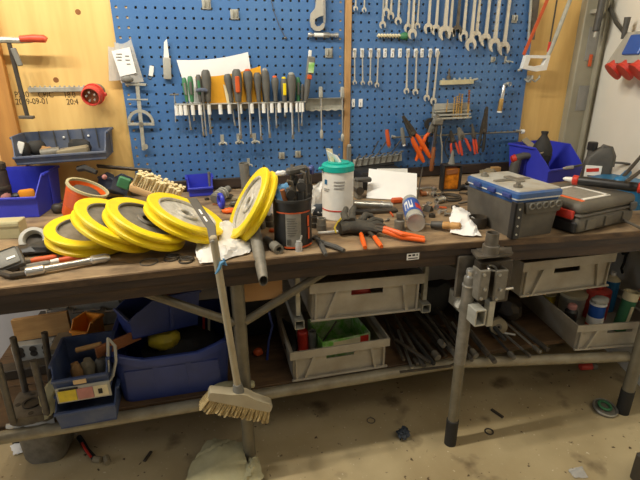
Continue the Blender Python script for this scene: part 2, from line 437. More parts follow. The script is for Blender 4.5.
t = thing('nut_driver', 'blue-grey T-handle driver crossing the green screwdrivers in the rack', 'nut driver', P(203.5,103,-.066))
k = mpp(P(203,103,-.06))
m_ = MB(); m_.tube([(-.027,0,.052),(-.01,0,.055),(.012,0,.053),(.021,0,.049)],[.007,.009,.009,.006],10); obj('handle', m_, 'dustblue', t)
m_ = MB(); m_.lathe([(.006,0),(.008,.02),(.007,.05)],12); obj('neck', m_, 'darkgrey', t)
m_ = MB(); m_.lathe([(.0032,-.14),(.0032,.01)],8); obj('blade', m_, 'steel', t)
driver('screwdriver','large plain dark grey screwdriver left of the yellow envelope',208.2,69.6,8.6,134,'softgrip',tip_w=2.4)
driver('screwdriver','plain dark screwdriver leaning behind the red-lined one in the rack',231.6,73.8,7.2,126,'softgrip',lean=-5,shape=2,y=-.036)
driver('screwdriver','dark screwdriver with red line pattern on its grip in the rack',238.5,69,9,139,'softgrip',panel='orangedull',tip_w=2.6,y=-.058)
driver('screwdriver','dark tapering screwdriver with a large red end cap in the rack',249.3,70.5,9,138,'softgrip',capmat='orangedull',tip_w=2.2,shape=2)
driver('screwdriver','plain dark screwdriver between the red-capped one and the steel-capped one',259,72.5,7.4,140,'softgrip',tip_w=2.0,shape=2,lean=-1)
driver('screwdriver','dark screwdriver with a bare steel hexagon cap in the rack',267.3,69.6,7.6,138,'softgrip',capmat='chrome',tip_w=2.2,lean=-2)
driver('screwdriver','dark screwdriver with a small red cap next to the yellow one',275.7,77,7,128,'softgrip',capmat='orange',tip_w=1.6,shape=2)
driver('screwdriver','short yellow and black screwdriver in the rack',284.6,78,6.6,117,'softgrip',panel='yellow',capmat='yellow',tip_w=1.6)
driver('screwdriver','dark screwdriver with a pale grey domed cap, right end of the rack',292,73.8,8.6,139,'softgrip',capmat='lightgrey',tip_w=2.2)
driver('screwdriver','slim green screwdriver half behind the pale-capped one',298.3,77,4.8,132,'green',panel='softgrip',tip_w=1.4,y=-.036)
driver('screwdriver','thin dark needle file at the right end of the rack',302.2,84,3.2,126,'darkgrey',tip_w=1.2,lean=2,cat='file')
# tall messy tool at the rack end
t = thing('wire_brush', 'tall grey handled brush with a yellow-green label at the right end of the rack', 'brush', P(305.5,103,-.05), (0,R(7),0))
m_ = MB(); m_.lathe([(.008,0),(.012,.03),(.014,.08),(.013,.12),(.010,.135)],12); obj('handle', m_, 'softgrip', t)
m_ = MB(); m_.box((.006,0,.165),(.034,.02,.075),.004); obj('head', m_, 'grey', t)
m_ = MB(); m_.box((.008,-.012,.155),(.026,.004,.045),.001); obj('label_band', m_, 'limegreen', t)
m_ = MB(); m_.box((-.002,0,.213),(.014,.012,.03),.002); obj('tip', m_, 'white', t)
m_ = MB(); m_.box((.004,-.012,.115),(.022,.006,.02),.002); obj('collar', m_, 'orangedull', t)
# ---- papers behind the rack
def wallsheet(name, mt, label, cat, pts, y, bow=.004, nu=10, nv=6, group=None):
    A, B_, C_, D_ = [P(x, yy, y) for x, yy in pts]     # top-left, top-right, bottom-right, bottom-left
    o = A.copy()
    def fn(u, v):
        p = (A*(1-u)+B_*u)*(1-v)+(D_*(1-u)+C_*u)*v - o
        return (p.x, p.y - bow*math.sin(PI*u)-bow*.5*math.sin(PI*v), p.z - .012*math.sin(PI*u)*(1-v))
    m_ = MB(); m_.sheet(fn, nu, nv, .0006)
    return single(name, m_, mt, label, cat, o, None, group)
wallsheet('paper_sheet','paper','white printed paper sheet tucked behind the screwdrivers','paper',[(176.5,60),(248,52),(256,104),(190,104)],-.010)
wallsheet('envelope','envelope','yellow padded envelope tucked behind the screwdrivers','envelope',[(195,77),(260.5,66),(263,104),(203,104)],-.018,.003)
wallsheet('paper_tag','cream','small pale card in front of the yellow envelope','tag',[(223,84),(231,83),(234,102),(227,103)],-.03,.001,4,4)
# ---- single hooks and clips
def hook(label, px, py, kind=0, s=1.3, grp='small metal tool clips'):
    q = P(px, py, 0); t = thing('tool_clip', label, 'tool clip', (q.x, -.001, q.z), None, grp)
    m_ = MB()
    if kind == 0:      # spring clip on a post
        m_.box((0,-.002,.006*s),(.013*s,.003,.034*s),.0008); m_.cyl((0,-.003,0),(0,-.034*s,-.002),.0045*s,n=10); obj('post', m_, 'galv', t)
        for sx in (-1,1):
            m_ = MB(); m_.tube([(sx*.003,-.030*s,0),(sx*.013*s,-.036*s,-.004),(sx*.012*s,-.05*s,-.006)],.003*s,8); obj('jaw', m_, 'galv', t)
    else:              # square plate clip
        m_.box((0,-.003,0),(.028*s,.004,.032*s),.001); obj('plate', m_, 'galv', t)
        m_ = MB(); m_.box((-.006*s,-.010,.003),(.004,.012,.022*s),.001); obj('jaw', m_, 'galv', t)
        m_ = MB(); m_.box((.007*s,-.010,.003),(.004,.012,.022*s),.001); obj('jaw', m_, 'galv', t)
    return t
hook('small metal clip below the rack, leftmost of three in a line',222.4,141)
hook('small metal clip below the rack, middle one of three in a line',238.6,140)
hook('small metal clip below the rack, rightmost of three in a line',254.4,139.6)
hook('small metal clip above the grey tube behind the yellow wheels',248.5,163,0,1.0)
hook('square metal clip cut by the top edge above the white paper',206.3,4,1,1.3)
hook('square metal clip on the panel above the yellow envelope',234.4,14.5,1,1.25)
hook('square metal clip under the large cranked spanner',328.5,53,1,1.25)
hook('square metal clip above the black tub, left of a pair',281.6,155.5,1,1.0)
hook('square metal clip above the black tub, right of a pair',297.8,154,1,1.0)
hook('metal clip near the upper right corner of the right panel',514,19,1,1.1)
hook('small pale clip under the largest spanners',492.3,59.5,1,.8)
hook('metal clip above the brass torch',505,61,0,1.0)
# dangling wire
m_ = MB(); pts = [P(x,y,-.006)-P(270,0,-.006) for x, y in ((270,-6),(274,12),(279,25),(285.5,38))]; m_.tube(pts,.0014,6)
m_.blob(pts[-1],(.014,.008,.01))
single('wire', m_, 'iron', 'thin dark wire hanging down the left panel from above the picture', 'wire', P(270,0,-.006))
# scraper on the left
t = thing('scraper','grey handled scraper with a pale blade hung on the left panel','scraper',P(166.7,57.5,-.012),(0,R(4),0))
m_ = MB(); m_.box((0,0,-.044),(.033,.014,.088),.004,seg=2); obj('handle', m_, 'lightgrey', t)
m_ = MB(); m_.prism([(-.012,.0),(.010,.0),(.004,.074),(-.008,.06)],-.002,.002); obj('blade', m_, 'white', t)
# white tag
t = thing('paper_tag','tiny white tag on the panel between the plastic bag and scraper','tag',P(151.3,71,-.004),(0,R(14),0))
m_ = MB(); m_.box((0,0,0),(.018,.004,.042),.001); obj('card', m_, 'white', t)
m_ = MB(); m_.torus((-.004,0,-.026),(0,1,0),.007,.0015,12,6); obj('ring', m_, 'steel', t)
# plastic bags
wallsheet('plastic_bag','clearbag','clear plastic bag behind the labelled bag at the left panel edge','plastic bag',[(108,46),(118,42),(124,80),(109,81)],-.006,.003)
bg = wallsheet('plastic_bag','clearbag','clear plastic bag of small parts with white label, left panel edge','plastic bag',[(114,42),(131,39),(144,82),(121,83)],-.02,.010)
A, B_, C_, D_ = [P(x,y,-.036) for x, y in ((111.5,51),(129.5,47),(136.5,73),(120,76.5))]
o = P(114,42,-.02)
m_ = MB(); m_.sheet(lambda u,v: ((A*(1-u)+B_*u)*(1-v)+(D_*(1-u)+C_*u)*v)-o, 3,3,.0008); lb = obj('label', m_, 'paper', bg)
m_ = MB()
for i, (x, y, w) in enumerate(((119,54,.022),(118.7,57,.022),(119.5,60,.016),(127,56,.016),(127.5,60,.018),(128.5,64,.014))):
    q = P(x,y,-.0375)-o; m_.box(q,(w,.0005,.003))
obj('label_print', m_, 'grey', lb)
m_ = MB(); m_.blob(P(127,79,-.03)-o,(.05,.02,.03),jit=.15); obj('parts', m_, 'grey', bg)
# protractor / bevel gauge
q = P(137,83,-.02); t = thing('square_gauge','grey steel protractor square hanging below the plastic bag','gauge',q,(0,R(2),0))
kk = mpp(q)
m_ = MB(); m_.box((0,0,-.142),(.016,.005,.29),.001); obj('blade', m_, 'galv', t)
m_ = MB(); m_.box((-.005,-.003,-.006),(.085,.004,.010),.001); obj('crossbar', m_, 'galv', t)
m_ = MB(); m_.box((-.004,-.003,-.068),(.085,.004,.006),.001); obj('crossbar', m_, 'galv', t)
m_ = MB()
ro = .056; ri = .044; arc = [R(a_) for a_ in range(0,181,12)]
m_.prism([(ro*math.cos(a_),-.168+ro*math.sin(a_)*1.05) for a_ in arc]+[(ri*math.cos(a_),-.168+ri*math.sin(a_)*1.05) for a_ in arc[::-1]],-.004,.004)
m_.box((0,0,-.172),(.112,.006,.012),.001); obj('protractor_arc', m_, 'galv', t)
m_ = MB(); m_.cyl((0,-.008,-.17),(0,.004,-.17),.009); obj('pivot_screw', m_, 'steel', t)
m_ = MB(); m_.cyl((0.008,-.006,-.27),(.008,.004,-.27),.012); obj('lock_nut', m_, 'galv', t)
# ---- plywood side: clamp, ruler, red plug
t = thing('bar_clamp','steel bar clamp with a red handle hanging on the plywood','clamp',P(9.5,40,-.04),(0,0,0))
q0 = P(9.5,40,-.04)
def rel(x, y, yy=-.04): return P(x,y,yy)-q0
m_ = MB(); m_.tube([rel(-16,39.5),rel(9,40),rel(22,40.5),rel(33,40.5)],[.010,.012,.011,.008],8); obj('fixed_jaw', m_, 'galv', t)
m_ = MB(); m_.tube([rel(20,38.8,-.05),rel(33,38.4,-.05),rel(44,38.8,-.05),rel(46.5,40,-.05)],[.012,.015,.015,.011],12); obj('handle', m_, 'coral', t)
a_ = rel(9,43); b_ = rel(27.5,117)
m_ = MB(); d = (b_-a_); m_.box((a_+b_)/2,(.016,.010,d.length),.002,rot=zto(d)); obj('bar', m_, 'irondark', t)
m_ = MB(); m_.box(b_+Vector((0,-.008,0)),(.055,.026,.012),.002,rot=(0,R(3),0)); obj('foot', m_, 'iron', t)
a_ = rel(13,48,-.055); b_ = rel(20.5,66,-.055)
m_ = MB(); d = b_-a_; m_.box((a_+b_)/2,(.020,.012,d.length),.003,rot=zto(d)); obj('sliding_jaw', m_, 'grey', t)
q0 = P(58,89.5,.012)
t = thing('magnetic_strip','grey steel toothed strip fixed to the plywood','tool strip',q0)
m_ = MB(); m_.box((0,0,0),(.225,.012,.020),.002,rot=(0,0,0)); obj('strip', m_, 'galv', t)
for i in range(12):
    m_ = MB(); m_.box((-.103+i*.0187,-.001,.012),(.006,.008,.008),.001); obj('tooth', m_, 'galv', t)
q0 = P(90.5,97,-.075)
t = thing('power_plug','red round five-pin power plug on the plywood','plug',q0,zto((-.12,-.93,-.18)))
m_ = MB(); m_.lathe([(.030,-.090),(.034,-.07),(.034,-.045),(.039,-.043),(.039,-.005),(.036,0),(.033,0),(.033,-.02),(0,-.02)],28); obj('shroud', m_, 'redplug', t)
m_ = MB(); m_.ann((0,0,-.046),(0,0,1),.034,.044,.012,28); m_.box((.045,0,-.046),(.012,.014,.012),.002); obj('flange', m_, 'redplug', t)
m_ = MB(); m_.lathe([(.031,-.0195),(.031,-.017),(0,-.017)],20); obj('insert', m_, 'woodbrown', t)
for i in range(5):
    m_ = MB(); a_ = 2*PI*i/5+.5; m_.cyl((.018*math.cos(a_),.018*math.sin(a_),-.018),(.018*math.cos(a_),.018*math.sin(a_),-.002),.0042,n=10); obj('pin', m_, 'chrome', t)
m_ = MB(); m_.lathe([(.026,-.12),(.031,-.1),(.031,-.085)],20); obj('cable_gland', m_, 'grey', t)
# ---- large cranked spanner + extension bar
q0 = P(318,20,-.015); k = mpp(q0)
t = thing('ring_spanner','large cranked steel spanner at the top beside the wooden stud','spanner',q0)
pts = [(309.5,21),(310.5,14.5),(315,9.5),(316.5,0),(316.5,-30),(323.5,-30),(324,0),(324.6,12),(323.3,16),(319,17),(314.6,19.5),(314.2,23.5),(316.5,26),(320,25.4),(323,22.5),(324.8,23.5),(323.6,27.5),(319.5,30.3),(314.5,30),(310.8,27)]
m_ = MB(); m_.prism([((x-318)*k,-(y-20)*k) for x, y in pts],-.008,.006); obj('forged_body', m_, 'spanner', t)
m_ = MB(); m_.prism([((x-318)*k,-(y-20)*k) for x, y in ((322.6,-30),(324.4,-30),(325.2,20),(324.6,24),(322.8,22))],-.013,-.007); obj('raised_edge', m_, 'chrome', t)
q0 = P(308,35,-.014); q1 = P(338,35,-.014); L = q1.x-q0.x
t = thing('extension_bar','short chrome extension bar lying flat under the cranked spanner','extension bar',q0)
m_ = MB(); m_.lathe([(.009,0),(.011,.004),(.011,.016),(.007,.019),(.007,.03)],16,ax=(1,0,0)); obj('square_end', m_, 'chrome', t)
m_ = MB(); m_.lathe([(.009,.028),(.009,L*.52)],16,ax=(1,0,0)); obj('shaft', m_, 'white', t)
m_ = MB(); m_.lathe([(.011,L*.5),(.012,L*.53),(.012,L*.7),(.009,L*.72)],16,ax=(1,0,0)); obj('grip_ring', m_, 'steel', t)
m_ = MB(); m_.lathe([(.008,L*.7),(.008,L*.88),(.011,L*.9),(.011,L)],16,ax=(1,0,0)); obj('socket_end', m_, 'chrome', t)
# ---- steel tool rail right of the rack and the two pins hanging from it
q0 = P(324,103.5,-.002); w = P(343,103,-.002).x-P(305.5,103,-.002).x
t = thing('tool_rail','worn galvanised rail with a ragged lower lip right of the screwdriver rack','tool rail',q0)
m_ = MB(); m_.box((0,-.002,0),(w,.003,.052),.001); obj('back_plate', m_, 'galv', t)
m_ = MB(); m_.sheet(lambda u,v: ((u-.5)*w,-.004-.026*v,-.024-.004*v+.003*math.sin(u*31)*v),24,3,.002); obj('lip', m_, 'galv', t)
m_ = MB(); m_.box((0,-.014,.025),(w,.024,.002)); obj('top_fold', m_, 'galv', t)
for (px, y0, y1, yk, lab, wd) in ((320.8,87,131,138,'long thin socket driver hanging through the steel rail',6),(342.3,87,135,141,'long thin socket driver hanging in front of the wooden stud',6)):
    q0 = P(px,95,-.035); k = mpp(q0)
    t = thing('socket_driver',lab,'socket driver',q0,(0,R(-1),0),'thin socket drivers on the steel rail')
    m_ = MB(); m_.tube([(0,0,0),(0,0,-(y1-95)*k)],.0035,8); obj('shaft', m_, 'chrome', t)
    m_ = MB(); m_.lathe([(.006,-(yk-95)*k),(.0085,-(yk-95)*k+.004),(.0085,-(y1-95)*k),(.004,-(y1-97)*k)],12); obj('socket', m_, 'galv', t)
    m_ = MB(); m_.box((0,0,.012),(.018,.016,.05),.004); obj('head', m_, 'galv', t)
# ---- combination spanners
def spanner_bm(L, s, open_down=True, ring=True):
    # s = jaw width; ring centre at origin, shaft hangs along -z
    m_ = MB(); th = max(.0045, s*.22)
    hw = s*.30
    m_.loft([[(-hw*.9,-th*.4,-s*.45),(hw*.9,-th*.4,-s*.45),(hw*.9,th*.4,-s*.45),(-hw*.9,th*.4,-s*.45)],
             [(-hw*.72,-th*.5,-L*.5),(hw*.72,-th*.5,-L*.5),(hw*.72,th*.5,-L*.5),(-hw*.72,th*.5,-L*.5)],
             [(-hw,-th*.5,-L+s*.7),(hw,-th*.5,-L+s*.7),(hw,th*.5,-L+s*.7),(-hw,th*.5,-L+s*.7)]])
    if ring: m_.ann((0,0,0),(0,1,0),s*.30,s*.52,th*1.5,16)
    rr = s*.98; ju = .46*s; til = R(15)
    pts = []
    a0 = R(-90)+math.asin(ju/rr); n = 18
    for i in range(n+1):
        a_ = a0 + (2*PI-2*math.asin(ju/rr))*i/n
        pts.append((rr*math.cos(a_)*.98, rr*math.sin(a_)*1.05))
    pts += [(-ju,-s*.08),(-ju*.55,s*.28),(ju*.55,s*.28),(ju,-s*.08)]
    pr = [(x*math.cos(til)-z*math.sin(til), x*math.sin(til)+z*math.cos(til)-L) for x, z in pts]
    m_.prism(pr,-th*.62,th*.62)
    return m_
sp_lab = ['row under the white tags']
for i, (xt, yt, xb, yb, s) in enumerate(((354.6,51,354.6,82.5,.0105),(362.3,51,362.6,83,.0105),(370.7,51,370,83,.0115),(378.3,51,376.9,85,.012),(407.6,52,406.3,91,.015),(416.6,52,415.2,92,.0155),(430.6,52,426.6,98,.0165),(438,53,433.2,101,.0175))):
    a_ = P(xt,yt,-.014); b_ = P(xb,yb,-.014); d = b_-a_
    single('combination_spanner', spanner_bm(d.length, s), 'spanner', f'small steel ring spanner hung on a white tag, {ORD[i]} from the left of its row', 'spanner', a_, (0,math.atan2(-d.x,-d.z)*1,0), 'small spanners under the white tags')
for i, px in enumerate((354.6,362.2,370.6,378.6,385,392.5,400,408,415.6,422,430.2,437)):
    q0 = P(px,53,-.003); t = thing('size_tag', f'white size tag on the right panel, {ORD[i]} from the left of the long row', 'tag', q0, None, 'white size tags')
    m_ = MB(); m_.box((0,0,0),(.017,.004,.040),.001); obj('card', m_, 'paper', t)
    m_ = MB(); m_.cyl((0,-.001,.01),(0,-.010,.01),.003,n=8); obj('peg', m_, 'steel', t)
    m_ = MB(); m_.box((.0,-.0022,-.008),(.0025,.0008,.014)); obj('size_mark', m_, 'darkgrey', t)
for px, lab in ((353.3,'white size tag by the wooden stud above the hex keys, left of two'),(360.6,'white size tag by the wooden stud above the hex keys, right of two')):
    q0 = P(px,103,-.003); t = thing('size_tag', lab, 'tag', q0, None, 'white size tags')
    m_ = MB(); m_.box((0,0,0),(.015 if px < 355 else .019,.004,.038),.001); obj('card', m_, 'paper', t)
    m_ = MB(); m_.box((.0,-.0022,-.004),(.0025,.0008,.014)); obj('size_mark', m_, 'darkgrey', t)
big = [(355.8,8.5,.012),(364.4,10,.012),(382.9,25,.018),(386.4,12,.019),(391,16,.019),(398.4,21,.019),(407.6,28,.022),(417.5,26,.016),(412,34,.025),(428,28.5,.026),(435.6,30,.026),(444.3,33,.036),(449.6,33,.028),(456.8,31,.028),(463,36,.028),(475.8,37,.031),(470.4,44.5,.033),(485,40,.033),(494,45,.036),(503.4,48.5,.036)]
lay = [0,0,0,1,0,0,0,0,1,0,0,1,0,0,0,0,1,0,1,0]
desc = ['small open-jawed spanner at the top edge, first from the wooden stud','small open-jawed spanner at the top edge, second from the wooden stud','slim spanner with the lowest jaw in the cluster of four at the top',
 'slim spanner in front of the cluster of four at the top','slim spanner behind the front one in the cluster at the top','slim spanner hanging alone right of the cluster of four','bright spanner left of the one with the dark ring hole',
 'thin spanner behind the one over the green grip','bright spanner hanging right over the green grip of the twisted bit','large spanner first from the left in the long row of big spanners','large spanner second from the left in the long row of big spanners',
 'wide-jawed spanner overlapping two others in the long row','large spanner right behind the wide-jawed one','brown stained spanner with a dark jaw in the long row','large spanner left of the lowest bright one','large spanner right of the lowest bright one',
 'bright spanner hanging lower and in front of its neighbours','large spanner third from the right end of the long row','large spanner second from the right end of the long row','largest spanner at the right end of the long row']
for (px, py, s), ly, lab in zip(big, lay, desc):
    b_ = P(px,py,-.016-.016*ly); L = 6.2*s+.10
    single('combination_spanner', spanner_bm(L, s*.92), 'iron' if 'brown' in lab else 'spanner', lab, 'spanner', b_+Vector((0,0,L)), (0,R(.5 if s<.02 else -.3),0), 'big spanners along the top of the right panel')
# twisted bit with green grip
q0 = P(377.5,36,-.016); L = P(408,36,-.016).x-q0.x
t = thing('auger_bit','twisted pale metal bit with a green grip lying under the hanging spanners','drill bit',q0)
m_ = MB(); n = 44; loops = []
for i in range(n+1):
    u = i/n; a_ = u*PI*8; r1 = .011; r2 = .0045
    loops.append([(u*L*.74, (r1 if k%2==0 else r2)*math.cos(a_+k*PI/2), (r1 if k%2==0 else r2)*math.sin(a_+k*PI/2)) for k in range(4)])
m_.loft(loops); obj('flutes', m_, 'cream', t)
m_ = MB(); m_.lathe([(.006,L*.72),(.012,L*.76),(.017,L*.84),(.017,L*.93),(.012,L),(0,L)],16,ax=(1,0,0)); obj('grip', m_, 'green', t)
# ---- beige hook rail with small hooks
q0 = P(456,82,-.004); w = P(472,82,-.004).x-P(439.5,82,-.004).x
t = thing('hook_rail','beige hook rail on the right panel above the drill holder','hook rail',q0,(0,-.02,0))
m_ = MB(); m_.box((0,-.008,0),(w,.018,.022),.001); obj('bar', m_, 'beigerail', t)
for i in range(6):
    m_ = MB(); m_.box((-w*.42+i*w*.165,-.010,.014),(.010,.012,.012),.002); obj('hook', m_, 'galv', t)
m_ = MB(); m_.cyl((w*.5,-.01,.008),(w*.5+.02,-.02,.012),.006,n=10); obj('end_screw', m_, 'galv', t)
q0 = P(448.5,79,-.016)
t = thing('chuck_key','dark pin standing in the beige hook rail','chuck key',q0)
m_ = MB(); m_.lathe([(.011,0),(.011,.012),(.005,.018),(.004,.048),(0,.05)],12); obj('pin', m_, 'iron', t)
# ---- drill holder with bits
q0 = P(452,112,-.03); w = P(470,112,-.03).x-P(435,112,-.03).x
t = thing('drill_holder','pale metal stepped drill bit holder on the right panel','drill holder',q0,(0,-.01,0))
for i, (z, d) in enumerate(((.028,.012),(.006,.022),(-.012,.03),(-.028,.04))):
    m_ = MB(); m_.box((0,.012-d/2,z),(w,d,.008 if i else .03),.001); obj('step', m_, 'galv' if i%2 else 'lightgrey', t)
m_ = MB(); m_.box((0,.025,-.002),(w,.003,.07)); obj('back_plate', m_, 'galv', t)
for i, (px, yt, yb, r) in enumerate(((447.8,99.5,112,.0036),(454.6,97,118,.0042),(457.4,96,118,.005),(459.6,93.5,118,.0046),(462.3,94,118,.0052),(469.3,90,117,.0062))):
    a_ = P(px,yt,-.042); b_ = P(px-1.5,yb,-.042)
    t2 = thing('drill_bit', f'brass-coloured drill bit standing in the stepped holder, {ORD[i]} from the left', 'drill bit', b_, zto(a_-b_), 'drill bits in the stepped holder')
    L = (a_-b_).length
    m_ = MB(); m_.lathe([(r*.8,0),(r*.8,L*.5)],8); obj('shank', m_, 'brass', t2)
    m_ = MB(); loops = []
    for j in range(17):
        u = j/16; aa = u*PI*5; loops.append([((r*1.1 if k2%2==0 else r*.5)*math.cos(aa+k2*PI/2),(r*1.1 if k2%2==0 else r*.5)*math.sin(aa+k2*PI/2),L*(.48+.52*u)) for k2 in range(4)])
    m_.loft(loops); obj('flute', m_, 'brass' if i!=5 else 'woodbrown', t2)
# ---- torch
a_ = P(504.5,84,-.03); b_ = P(499.3,112.5,-.03); d = b_-a_; L = d.length
t = thing('torch','slim brass and chrome torch hanging on the right panel','torch',a_,zto(d))
m_ = MB(); m_.lathe([(.006,0),(.0085,.004),(.0085,L*.5)],14); obj('body', m_, 'chrome', t)
m_ = MB(); m_.lathe([(.0085,L*.5),(.0115,L*.53),(.0125,L*.93),(.011,L*.95)],14); obj('grip', m_, 'brass', t)
m_ = MB(); m_.lathe([(.012,L*.95),(.013,L*.96),(.013,L),(0,L)],14); obj('end_cap', m_, 'white', t)
m_ = MB(); m_.cyl((0,0,.004),(-.0,.028,-.004),.007,n=10); obj('hanger', m_, 'galv', t)
m_ = MB(); m_.torus((.03,0,.0),(0,1,0),.009,.003,14,6); m_.box((.012,0,0),(.02,.006,.006)); obj('swivel', m_, 'steel', t)
# ---- black rod rail
a_ = P(392,137.5,-.035); b_ = P(523,131.5,-.035); d = b_-a_
t = thing('rod_rail','thin steel rod rail holding pliers on the right panel','rod rail',a_)
m_ = MB(); m_.tube([(0,0,0),d],.0045,10); obj('rod', m_, 'castgrey', t)
m_ = MB(); m_.lathe([(.011,0),(.012,.003),(.012,.014),(.006,.016)],14,o=d-Vector((.01,0,0)),ax=(1,0,0)); obj('end_knob', m_, 'white', t)
for u in (.02,.98):
    m_ = MB(); m_.box(d*u+Vector((0,.017,0)),(.012,.036,.014),.002); obj('bracket', m_, 'galv', t)
# ---- pliers: jaws up (+z), handles down
def pliers(name, label, q, rot, jl, hl, spread, hm, jm='irondark', hr=.008, jw=.014, group='pliers on the rod rail', cat='pliers', second=None, curve=.35):
    t = thing(name, label, cat, q, rot, group)
    for sx in (-1,1):
        m_ = MB(); m_.loft([[(sx*x,y_,z) for x,y_,z in l] for l in (
            [(-.004,-.007,-.02),(jw*1.1,-.007,-.02),(jw*1.1,.007,-.02),(-.004,.007,-.02)],
            [(.0005,-.007,.012),(jw,-.007,.012),(jw,.007,.012),(.0005,.007,.012)],
            [(.0005,-.004,jl),(jw*.35,-.004,jl),(jw*.35,.004,jl),(.0005,.004,jl)])]); obj('jaw', m_, jm, t)
        m_ = MB(); pts = []
        for i in range(7):
            u = i/6; pts.append((sx*(jw*.6+spread*(u**curve if u>0 else 0)*.9), 0, -.016-hl*u))
        m_.tube(pts,[hr*.6,hr*.9,hr,hr,hr,hr*.95,hr*.6],10); obj('handle', m_, (second if (second and sx>0) else hm), t)
    m_ = MB(); m_.cyl((0,-.010,-.004),(0,.010,-.004),.009,n=14); obj('pivot', m_, 'iron', t)
    return t
def hang(pt, pb, y):                                    # jaw tip px, handle end px on plane y
    a_ = P(*pt,y); b_ = P(*pb,y); d = a_-b_
    return a_, b_, (0,math.atan2(d.x,d.z),0), d.length
a_, b_, rt, L = hang((403,116),(426,158),-.06)
pliers('bolt_cutter','large orange handled cutters with black jaws hanging slanted',a_*.62+b_*.38,rt,.38*L,.60*L,.010,'orange','irondark',.0125,.018)
a_, b_, rt, L = hang((436,119),(424,158),-.05)
pliers('pliers','grey-headed pliers with orange and blue handles behind the cutters',a_*.74+b_*.26,rt,.075,.155,.030,'orange','castgrey',.010,.020,second='dustblue')
t = thing('crimping_tool','dark round-headed crimping tool behind the orange pliers','pliers',P(430,124,-.028),(0,R(-8),0))
m_ = MB(); m_.ann((0,0,0),(0,1,0),.010,.030,.014,20); obj('head', m_, 'blackmatte', t)
m_ = MB(); m_.tube([(.012,0,-.03),(.02,0,-.08),(.012,0,-.13)],.008,8); obj('handle', m_, 'blackmatte', t)
m_ = MB(); m_.tube([(-.012,0,-.03),(-.024,0,-.08),(-.02,0,-.12)],.008,8); obj('handle', m_, 'blackmatte', t)
a_ = P(437,122,-.065); b_ = P(431,171,-.065); d = b_-a_
t = thing('hammer','brown wooden handled hammer hanging among the pliers','hammer',a_,zto(-d))
L = d.length
m_ = MB(); m_.lathe([(.007,-L),(.011,-L*.97),(.0115,-L*.7),(.009,-L*.5)],12); obj('handle', m_, 'woodbrown', t)
m_ = MB(); m_.lathe([(.007,-L*.52),(.006,-.02)],10); obj('shaft', m_, 'irondark', t)
m_ = MB(); m_.box((.004,0,.0),(.055,.024,.032),.006); obj('head', m_, 'castgrey', t)
m_ = MB(); pts = [P(x,y,-.045)-P(440,118,-.045) for x, y in ((440,118),(441.5,126),(440.5,136),(442,146),(441.6,158),(441.5,168))]; m_.tube(pts,.0042,8)
single('steel_strap', m_, 'galv', 'bent pale steel strap hanging left of the amber bottle', 'strap', P(440,118,-.045))
a_, b_, rt, L = hang((450,128),(455,152),-.045)
pliers('pliers','short red handled pliers, leftmost of three small red pairs',a_*.55+b_*.45,rt,.045,.075,.016,'coral','irondark',.0062,.010)
a_, b_, rt, L = hang((458,126),(466.5,153),-.055)
pliers('pliers','grey and red handled pliers in the middle of the three small pairs',a_*.65+b_*.35,rt,.045,.085,.018,'coral','castgrey',.0072,.015,second='coral')
a_, b_, rt, L = hang((472,124),(476.3,153),-.05)
pliers('pliers','slim red handled pliers, rightmost of three small red pairs',a_*.62+b_*.38,rt,.060,.085,.004,'coral','iron',.0062,.007)
a_, b_, rt, L = hang((486.5,110),(479.5,156),-.05)
pliers('snips','long black snips hanging at the right end of the rod rail',a_*.58+b_*.42,rt,.115,.10,.006,'blackmatte','irondark',.0085,.016)
m_ = MB(); pts = [P(x,y,-.04)-P(449,138,-.04) for x, y in ((452,132),(446,140),(444.5,150),(448,158),(453,162))]; m_.tube(pts,.003,8)
single('wire_hook', m_, 'blackmatte', 'curved black wire hook hanging above the amber bottle', 'hook', P(449,138,-.04))
# ---- hex key holder
a_ = P(353,162,-.03); b_ = P(401,156,-.03); d = b_-a_; w = d.length
t = thing('key_holder','grey hex key holder at the bottom of the right panel','key holder',a_+d/2,frame(d,(0,1,0)))
m_ = MB(); m_.box((0,0,-.006),(w,.03,.034),.003); obj('block', m_, 'lightgrey', t)
m_ = MB(); m_.box((-.04,-.002,-.030),(w*.95,.05,.010),.002); obj('black_tray', m_, 'black', t)
for i in range(8):
    x = -w*.44+i*w*.125
    k2 = thing('hex_key', f'short steel hex key standing in the grey holder, {ORD[i]} from the left', 'hex key', t.matrix_world @ Vector((x,-.018,.01)), (0,R(14),0), 'hex keys in the holder')
    m_ = MB(); m_.tube([(0,0,-.03),(0,0,.012),(.004,-.003,.020),(.014,-.008,.024)],.0042,6); obj('key', m_, 'iron', k2)
    m_ = MB(); m_.torus((0,-.006,.008),(0,1,0),.007,.0022,12,6); obj('holder_ring', m_, 'steel', k2)
for (x0_,y0_,x1_,y1_,lab,mt,sz) in ((378.5,141,372,153,'long black hex key leaning in the holder without a handle',None,0),(388,139,377,155,'hex key with a red T-handle above the grey holder','orangedull',1),(403,137,391,153,'hex key with a grey T-handle above the grey holder','grey',1)):
    A_ = P(x0_,y0_,-.05); B_ = P(x1_,y1_,-.035); dd = A_-B_
    k2 = thing('hex_key', lab, 'hex key', B_, zto(dd,(0,-1,0)), 'hex keys in the holder')
    m_ = MB(); m_.tube([(0,0,0),(0,0,dd.length)],.0032,6); obj('shaft', m_, 'irondark', k2)
    if mt:
        m_ = MB(); up = Vector((-.2,0,1)).normalized(); up = zto(dd,(0,-1,0)).to_3x3().inverted() @ up
        c = Vector((0,0,dd.length)); m_.tube([c+up*.046,c+up*.03,c,c-up*.03,c-up*.038],[.008,.0105,.0105,.0105,.007],10); obj('handle', m_, mt, k2)
        m_ = MB(); m_.cyl(c-up*.034,c-up*.045,.0075,n=10); obj('end_cap', m_, 'white' if mt=='grey' else 'steel', k2)
t = thing('grey_bar','short grey bar hanging beside the wipes tub and wooden stud','bar',P(349,150,-.03))
